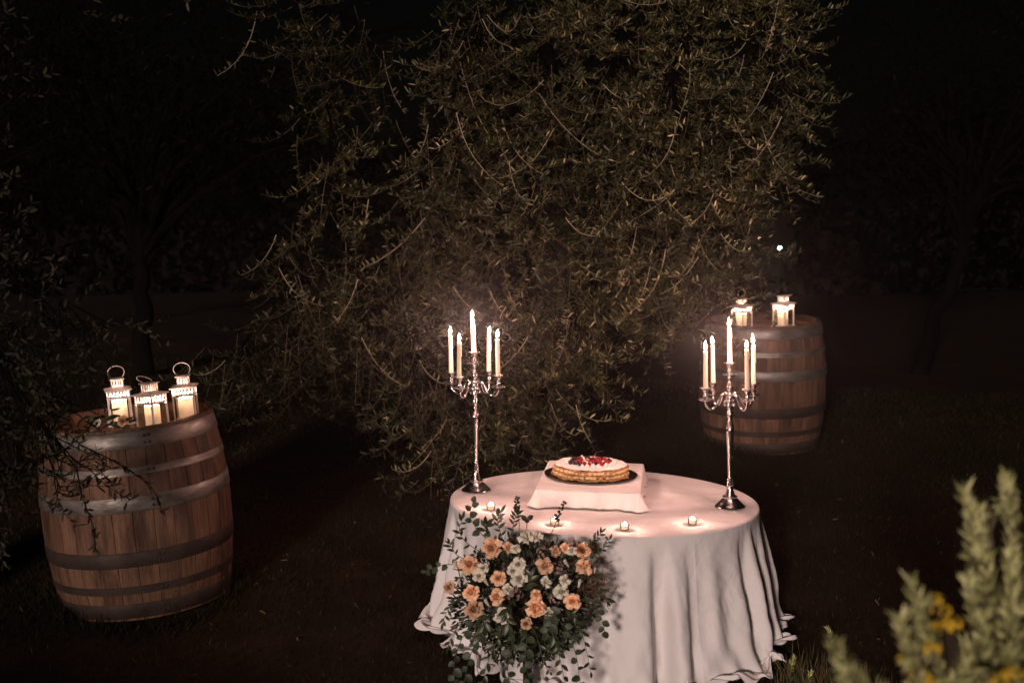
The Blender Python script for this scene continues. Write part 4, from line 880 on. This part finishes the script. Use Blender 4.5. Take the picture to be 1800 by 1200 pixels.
def make_near_tree():
    base = (-3.35, 6.1, float(gz(-3.35, 6.1)) - .03); B = Vector(base)
    t = thing('olive_tree', 'dark leafy olive tree at the left edge, branches hanging over the barrel', 'tree', base); R_ = random.Random(8)
    MB().tube(catmull([(0, 0, 0), (.05, 0, .5), (-.03, .03, 1.1), (.05, 0, 1.8), (.0, 0, 2.6)], 4), [.16 - .005 * k for k in range(17)], 12).build('trunk', 'bark', t)
    cl = [(-2.32, 5.9, 2.05), (-2.20, 5.85, 1.85), (-2.30, 5.7, 1.65), (-2.08, 5.9, 1.72), (-2.20, 5.75, 1.48), (-1.98, 5.85, 1.60), (-1.86, 5.95, 1.50), (-2.05, 5.8, 1.42), (-2.28, 5.75, 1.30), (-2.12, 5.7, 1.25), (-1.985, 5.8, 1.18), 
          (-2.30, 5.7, 1.10), (-2.16, 5.75, 1.06), (-2.02, 5.75, 1.06), (-2.22, 5.7, .94), (-1.95, 5.85, .92), (-2.35, 5.8, 1.85), (-2.38, 5.8, 1.45)]
    cl += [(R_.uniform(-3.9, -2.45), R_.uniform(5.5, 6.7), R_.uniform(1.7, 3.6)) for _ in range(34)] + [(R_.uniform(-2.5, -1.0), R_.uniform(5.4, 6.6), R_.uniform(3.35, 4.3)) for _ in range(16)]     # unseen crown clumps, added to shade the left of the olive behind the table
    for i, (x, y, z) in enumerate(cl):
        P_ = limb(Vector((0, 0, R_.uniform(1.3, 2.2) if z < 3.2 else 2.5)), Vector((x, y, z)) - B + Vector((0, 0, .06)), .35, 40 + i); n = len(P_)
        br = MB().tube(P_, [.014 * (1 - k / n) + .003 for k in range(n)], 6); rs = np.random.default_rng(900 + i); nt_ = 9 if i < 18 else 20; sp_ = .07 if i < 18 else .15
        st = np.array([x, y, z]) + rs.normal(0, sp_, (nt_, 3)); az = rs.uniform(-PI * .75, PI * .25, nt_); e0 = rs.uniform(-.9, .5, nt_)
        S, LP, LD = twig_leaves(st, az, e0, e0 + rs.uniform(-.2, .9, nt_), rs.uniform(.12, .28, nt_), 0, 0, .026, .35, 700 + i)
        for pts in S:
            q0 = Vector(pts[0]) - B; a = P_[n - 1 - int(rs.integers(0, 4))]
            br.tube([a, q0] + [Vector(p) - B for p in pts[1:]], [.003, .0026] + [.0024 - .0002 * m_ for m_ in range(7)], 4, cap=False)
        b = br.build('branch', 'darkbark', t); m_ = len(LP)
        me = leaf_mesh('foliage', LP - np.array(B), LD, rs.normal(0, 1, (m_, 3)), rs.uniform(.03, .055, m_), rs.uniform(.010, .017, m_), np.clip(rs.beta(2, 2.5, m_), 0, 1)); me.materials.append(M['nearleaf'])
        tag(obj('foliage', me, None, b), kind='stuff')
    # slender shoots: one upright, two trailing down over the barrel
    for i, pts in enumerate(([(-2.45, 5.8, 1.75), (-2.30, 5.75, 2.00), (-2.17, 5.75, 2.20), (-2.09, 5.75, 2.28)], [(-1.95, 5.9, 1.08), (-1.80, 5.95, .98), (-1.66, 5.98, .86), (-1.62, 6.0, .74)],
                             [(-1.95, 5.85, 1.0), (-1.93, 5.85, .85), (-1.90, 5.87, .72), (-1.89, 5.87, .60)], [(-1.9, 5.9, 1.58), (-1.75, 5.92, 1.62), (-1.62, 5.92, 1.57), (-1.53, 5.92, 1.50)], [(-2.25, 5.7, .95), (-2.24, 5.7, .8), (-2.25, 5.7, .68), (-2.24, 5.7, .6)])):
        P_ = catmull(pts, 6); br = MB().tube([p - B for p in P_], [.004 - .0028 * k / len(P_) for k in range(len(P_))], 5).build('shoot', 'darkbark', t)
        rs = np.random.default_rng(i); m_ = 34; f = rs.uniform(.15, 1, m_) * (len(P_) - 1.01); LP = np.array([P_[int(q)].lerp(P_[int(q) + 1], q - int(q)) - B for q in f]); T_ = np.array(P_[-1] - P_[0])
        me = leaf_mesh('foliage', LP, T_ / np.linalg.norm(T_) + rs.normal(0, .7, (m_, 3)), rs.normal(0, 1, (m_, 3)), rs.uniform(.03, .05, m_), rs.uniform(.011, .018, m_), rs.beta(3, 2, m_)); me.materials.append(M['nearleaf'])
        tag(obj('foliage', me, None, br), kind='stuff')
make_near_tree()

def make_dark_tree(label, base, top, crown_c, crown_r, nclump, nleaf, seed, leafL=.075, trunk_r=.10):
    B = Vector((base[0], base[1], float(gz(*base)) - .05)); t = thing('background_tree', label, 'tree', B, group='dark trees in the background'); R_ = random.Random(seed); rs = np.random.default_rng(seed)
    top = Vector(top) - B
    P_ = limb((0, 0, 0), top, .0, seed); n = len(P_)
    MB().tube(P_, [trunk_r * (1 - .55 * k / n) for k in range(n)], 10).build('trunk', 'darkbark', t)
    pp = []; dd = []
    for i in range(nclump):
        u_ = rs.normal(size=3); u_ /= np.linalg.norm(u_); c = np.array(crown_c) + u_ * np.array(crown_r) * rs.uniform(.35, 1.0)
        a = P_[n - 1 - int(rs.integers(0, n // 3))]; L_ = limb(a, Vector(c) - B, .25, seed * 50 + i, 6); m_ = len(L_)
        MB().tube(L_, [.028 * (1 - k / m_) + .005 for k in range(m_)], 5).build('branch', 'darkbark', t)
        k = nleaf // nclump; q = rs.normal(size=(k, 3)) * np.array([.34, .34, .26]); q[:, 2] -= .15 * (q[:, 0] ** 2 + q[:, 1] ** 2)
        pp.append(c + q - np.array(B)); dd.append(q * .5 + rs.normal(0, .6, (k, 3)) + np.array([0, 0, -.25]))
    P = np.concatenate(pp); D = np.concatenate(dd); m_ = len(P)
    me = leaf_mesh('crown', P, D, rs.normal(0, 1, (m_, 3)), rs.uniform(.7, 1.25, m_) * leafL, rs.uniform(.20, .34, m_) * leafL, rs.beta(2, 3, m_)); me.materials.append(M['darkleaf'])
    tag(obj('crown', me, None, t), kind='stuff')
make_dark_tree('dark tree with a slender leaning trunk beyond the far barrel', (4.55, 14.9), (5.25, 15.0, 2.1), (5.3, 15.0, 3.0), (1.9, 1.2, 1.5), 30, 5000, 1)
make_dark_tree('dark tree filling the top right corner', (8.0, 17.5), (7.9, 17.6, 2.8), (7.2, 17.3, 4.0), (2.4, 1.5, 1.9), 30, 5000, 2, .085)
make_dark_tree('dark tree behind the left barrel and the olive', (-3.4, 12.2), (-3.3, 12.1, 2.0), (-3.1, 11.9, 3.0), (1.9, 1.0, 1.5), 36, 6500, 3)
make_dark_tree('dark tree at the far left, behind the overhanging leaves', (-6.2, 14.5), (-6.1, 14.4, 2.4), (-5.7, 14.2, 3.4), (2.2, 1.2, 2.0), 30, 5000, 4, .08)

# the far edge of the garden: one dark mass of trees, open where the valley lamps show
n = 26000; fx = rng.uniform(-30, 32, n); fy = rng.uniform(27, 33, n); ftop = 3.6 + 1.0 * np.sin(fx * .55) + .7 * np.sin(fx * 1.3 + 2); fz = gz(fx, fy) - .2 + rng.uniform(0, 1, n) ** .9 * (ftop + 1.2)
k_ = ~((fx / fy > .150) & (fx / fy < .212) & (fz > .2)); fx, fy, fz = fx[k_], fy[k_], fz[k_]; n = len(fx)
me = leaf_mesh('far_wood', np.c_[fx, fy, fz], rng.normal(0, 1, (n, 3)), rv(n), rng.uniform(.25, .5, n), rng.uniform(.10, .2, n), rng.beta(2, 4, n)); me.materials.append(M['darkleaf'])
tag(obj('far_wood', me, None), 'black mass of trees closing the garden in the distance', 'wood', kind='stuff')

# ------------------------------------------------------------------ rosemary bush in the near corner
def spike(parent, org, root, tip, seed, width=.030, dens=1.0, nname='needles', side=0):
    rs = np.random.default_rng(seed); root = Vector(root); tip = Vector(tip); mid = root.lerp(tip, .5) + Vector((rs.normal(0, .02), rs.normal(0, .02), .03))
    P_ = catmull([root, mid, tip], 8); n = len(P_)
    st = MB().tube([p - org for p in P_], [.0040 * (1 - .6 * k / n) for k in range(n)], 6).build('stem', 'rosestem', parent)
    ln = (tip - root).length; m_ = int(ln * 1500 * dens); f = rs.uniform(.10, 1, m_) ** .8 * (n - 1.01)
    P = np.array([P_[int(q)].lerp(P_[int(q) + 1], q - int(q)) - org for q in f]); T_ = np.array((tip - mid).normalized())
    r_ = rs.normal(size=(m_, 3)); r_ -= (r_ @ T_)[:, None] * T_; r_ /= np.linalg.norm(r_, axis=1, keepdims=True)
    up = (.45 + .9 * (f / n))[:, None]
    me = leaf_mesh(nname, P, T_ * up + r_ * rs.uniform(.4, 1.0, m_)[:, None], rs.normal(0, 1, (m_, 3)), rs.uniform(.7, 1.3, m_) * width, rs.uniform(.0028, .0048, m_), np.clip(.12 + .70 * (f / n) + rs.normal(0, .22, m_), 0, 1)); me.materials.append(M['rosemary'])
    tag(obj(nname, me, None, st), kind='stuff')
    if side:
        for k in range(side):
            q = P_[int(n * rs.uniform(.25, .9))]; a = rs.uniform(0, 6.28); d = (tip - mid).normalized() * .8 + Vector((math.cos(a), math.sin(a), .1)) * .38
            spike(parent, org, q, q + d * rs.uniform(.03, .07), seed * 31 + k, width * .95, dens * 1.25, nname)
RB = Vector((1.0, 2.50, float(gz(1.0, 2.5)) - .02))
ro = thing('rosemary_bush', 'pale blurred rosemary bush in the near right corner', 'bush', RB)
TIPS = [(.875, 2.56, 1.515), (.915, 2.60, 1.47), (.955, 2.56, 1.535), (.985, 2.62, 1.49), (1.03, 2.6, 1.42), (.895, 2.52, 1.40), (.94, 2.5, 1.40), (1.0, 2.52, 1.36), (.705, 2.34, 1.40), (.725, 2.36, 1.34), (.655, 2.24, 1.365), (.52, 2.14, 1.355), (.555, 2.16, 1.31), (.87, 2.45, 1.30), (.91, 2.42, 1.24), (.84, 2.44, 1.24), (.98, 2.45, 1.26), (.80, 2.42, 1.19), (.76, 2.36, 1.20), (.62, 2.22, 1.24), (.69, 2.28, 1.22), (1.06, 2.55, 1.33), (.93, 2.48, 1.32), (.86, 2.5, 1.36), (.58, 2.2, 1.22), (.72, 2.3, 1.18), (.95, 2.4, 1.18), (.88, 2.38, 1.15), (.99, 2.5, 1.42), (1.06, 2.5, 1.30), (.9, 2.4, 1.33), (.95, 2.42, 1.27), (.82, 2.4, 1.22), (1.02, 2.42, 1.22), (.86, 2.36, 1.18), (.78, 2.34, 1.15), (.68, 2.26, 1.15), (.62, 2.2, 1.16), (.55, 2.14, 1.22), (.50, 2.12, 1.25)]
for i, tp in enumerate(TIPS):
    rt = RB + Vector(((tp[0] - .85) * .35, (tp[1] - 2.45) * .3, .02)); tpv = Vector(tp); lo = rt.lerp(tpv, .35)
    spike(ro, RB, lo + Vector((.03, .02, 0)), tpv, 300 + i, width=.030, dens=.42, side=6)
    MB().tube([rt - RB, rt.lerp(lo, .5) - RB + Vector((.03, .02, 0)), lo + Vector((.03, .02, 0)) - RB], [.006, .005, .004], 6).build('woody_stem', 'rosestem', ro)
YF = cluster_mesh(1.0, 55); YF.materials.append(M['yellow'])
R_ = random.Random(4)
for i, p in enumerate([(.770, 2.40, 1.345), (.785, 2.40, 1.325), (.795, 2.39, 1.30), (.755, 2.41, 1.325), (.685, 2.30, 1.262), (.70, 2.30, 1.245), (.715, 2.31, 1.225), (.895, 2.36, 1.215), (.93, 2.36, 1.20), (.87, 2.36, 1.195), (.745, 2.35, 1.27), (.76, 2.38, 1.30)]):
    o = obj('yellow_flower', YF, None, ro, loc=Vector(p) - RB, scale=R_.uniform(.014, .026)); o.rotation_euler = (R_.uniform(0, 1), R_.uniform(-.6, .6), R_.uniform(0, 6))
    MB().tube([Vector(p) - RB, Vector(p) - RB + Vector((.02, .02, -.12)), Vector((.0, 0, .10))], .0018, 5).build('flower_stalk', 'rosestem', ro)

# young sprigs and tall dry grass beside the hem
SPG = [('young rosemary sprig growing alone in the grass right of the tablecloth', 1.60, 6.75, .17), ('low rosemary sprig growing against the tablecloth hem', 1.34, 6.42, .16), ('thin rosemary sprig between the tablecloth hem and the dry stalks', 1.40, 6.35, .13)]
for i, (lab, x, y, h) in enumerate(SPG):
    b = Vector((x, y, float(gz(x, y)) - .005)); t = thing('rosemary_sprig', lab, 'plant', b, group='young rosemary sprigs in the grass')
    spike(t, b, b, b + Vector((.01 * i, 0, h)), 800 + i, width=.028, dens=.55)
n = 1500; ang = rng.uniform(0, 6.28, n); cx = rng.choice([1.38, 1.46, 1.52, 1.60, 1.36, 1.72], n) + rng.normal(0, .06, n); cy = rng.choice([6.25, 6.40, 6.15, 6.5], n) + rng.normal(0, .08, n)
me = leaf_mesh('tall_grass', np.c_[cx, cy, gz(cx, cy) - .01], np.c_[rng.normal(0, .45, n), rng.normal(0, .45, n), np.ones(n)], rv(n), rng.uniform(.06, .20, n) * rng.uniform(.5, 1.1, n), rng.uniform(.003, .0055, n), rng.uniform(size=n))
tag(obj('tall_grass', me, 'drygrass'), 'tufts of long half-dry grass growing right of the tablecloth hem', 'grass', kind='stuff')
stk = thing('dry_stalk_clump', 'clump of bare straw-coloured stalks standing right of the tablecloth', 'plant', (1.475, 6.42, float(gz(1.475, 6.42)) - .01))
for k in range(11):
    a = R_.uniform(0, 6.28); sp = R_.uniform(.01, .06); h = R_.uniform(.12, .27)
    MB().tube([(0.01 * math.cos(a), .01 * math.sin(a), 0), (sp * .6 * math.cos(a), sp * .6 * math.sin(a), h * .6), (sp * 1.3 * math.cos(a), sp * 1.3 * math.sin(a), h)], [.0022, .0018, .0010], 5).build('stalk', 'litter', stk)

# ------------------------------------------------------------------ far lamps in the valley
FAR = [(16.15, 80, -1.09, 'lamp_cyan', .075, 'lone cool blue-white lamp far away beyond the olive tree'), (12.58, 80, -.99, 'lamp_white', .055, 'small white lamp far away at the edge of the olive leaves'),
       (13.33, 80, -.98, 'lamp_pink', .05, 'tiny pink far lamp beside the small white one'), (13.54, 80, -.68, 'lamp_pink', .06, 'tiny pink far lamp, highest of the warm ones beside the olive leaves'),
       (14.35, 80, -1.04, 'lamp_pink', .05, 'tiny pink far lamp midway between the white and the blue lamps'), (14.95, 80, -.45, 'lamp_pink', .035, 'faint white far lamp glinting through the lowest olive twigs')]
for x, y, z, m, r, lab in FAR:
    g = float(gz(x, y)); t = thing('street_lamp', lab, 'street lamp', (x, y, g), group='far lamps beyond the garden')
    h = z - g
    MB().tube([(0, 0, -.1), (0, 0, h - r)], [.045, .03], 8).build('pole', 'lamp_post', t)
    MB().lathe([(0, -r), (r * .7, -r * .7), (r, 0), (r * .7, r * .7), (0, r)], 14, (0, 0, h)).build('lamp_head', m, t)
    MB().lathe([(0, r * 1.1), (r * 1.3, r * .9), (r * .3, r * 1.5), (0, r * 1.55)], 12, (0, 0, h)).build('lamp_hood', 'lamp_post', t)

# ------------------------------------------------------------------ thin night air that carries the candle glow
hm = bpy.data.materials.new('night_air'); hm.use_nodes = True; N = hm.node_tree.nodes; N.remove(N['Principled BSDF'])
pv = N.new('ShaderNodeVolumePrincipled'); pv.inputs['Color'].default_value = (.92, .90, .90, 1); pv.inputs['Density'].default_value = .0024; pv.inputs['Anisotropy'].default_value = .93
hm.node_tree.links.new(pv.outputs[0], N['Material Output'].inputs['Volume'])
hz = MB().box((0, 45, 1.5), (60, 100, 19)).build('haze', hm, None, False)
tag(hz, 'thin night haze glowing faintly around the candle flames', 'haze', kind='stuff')
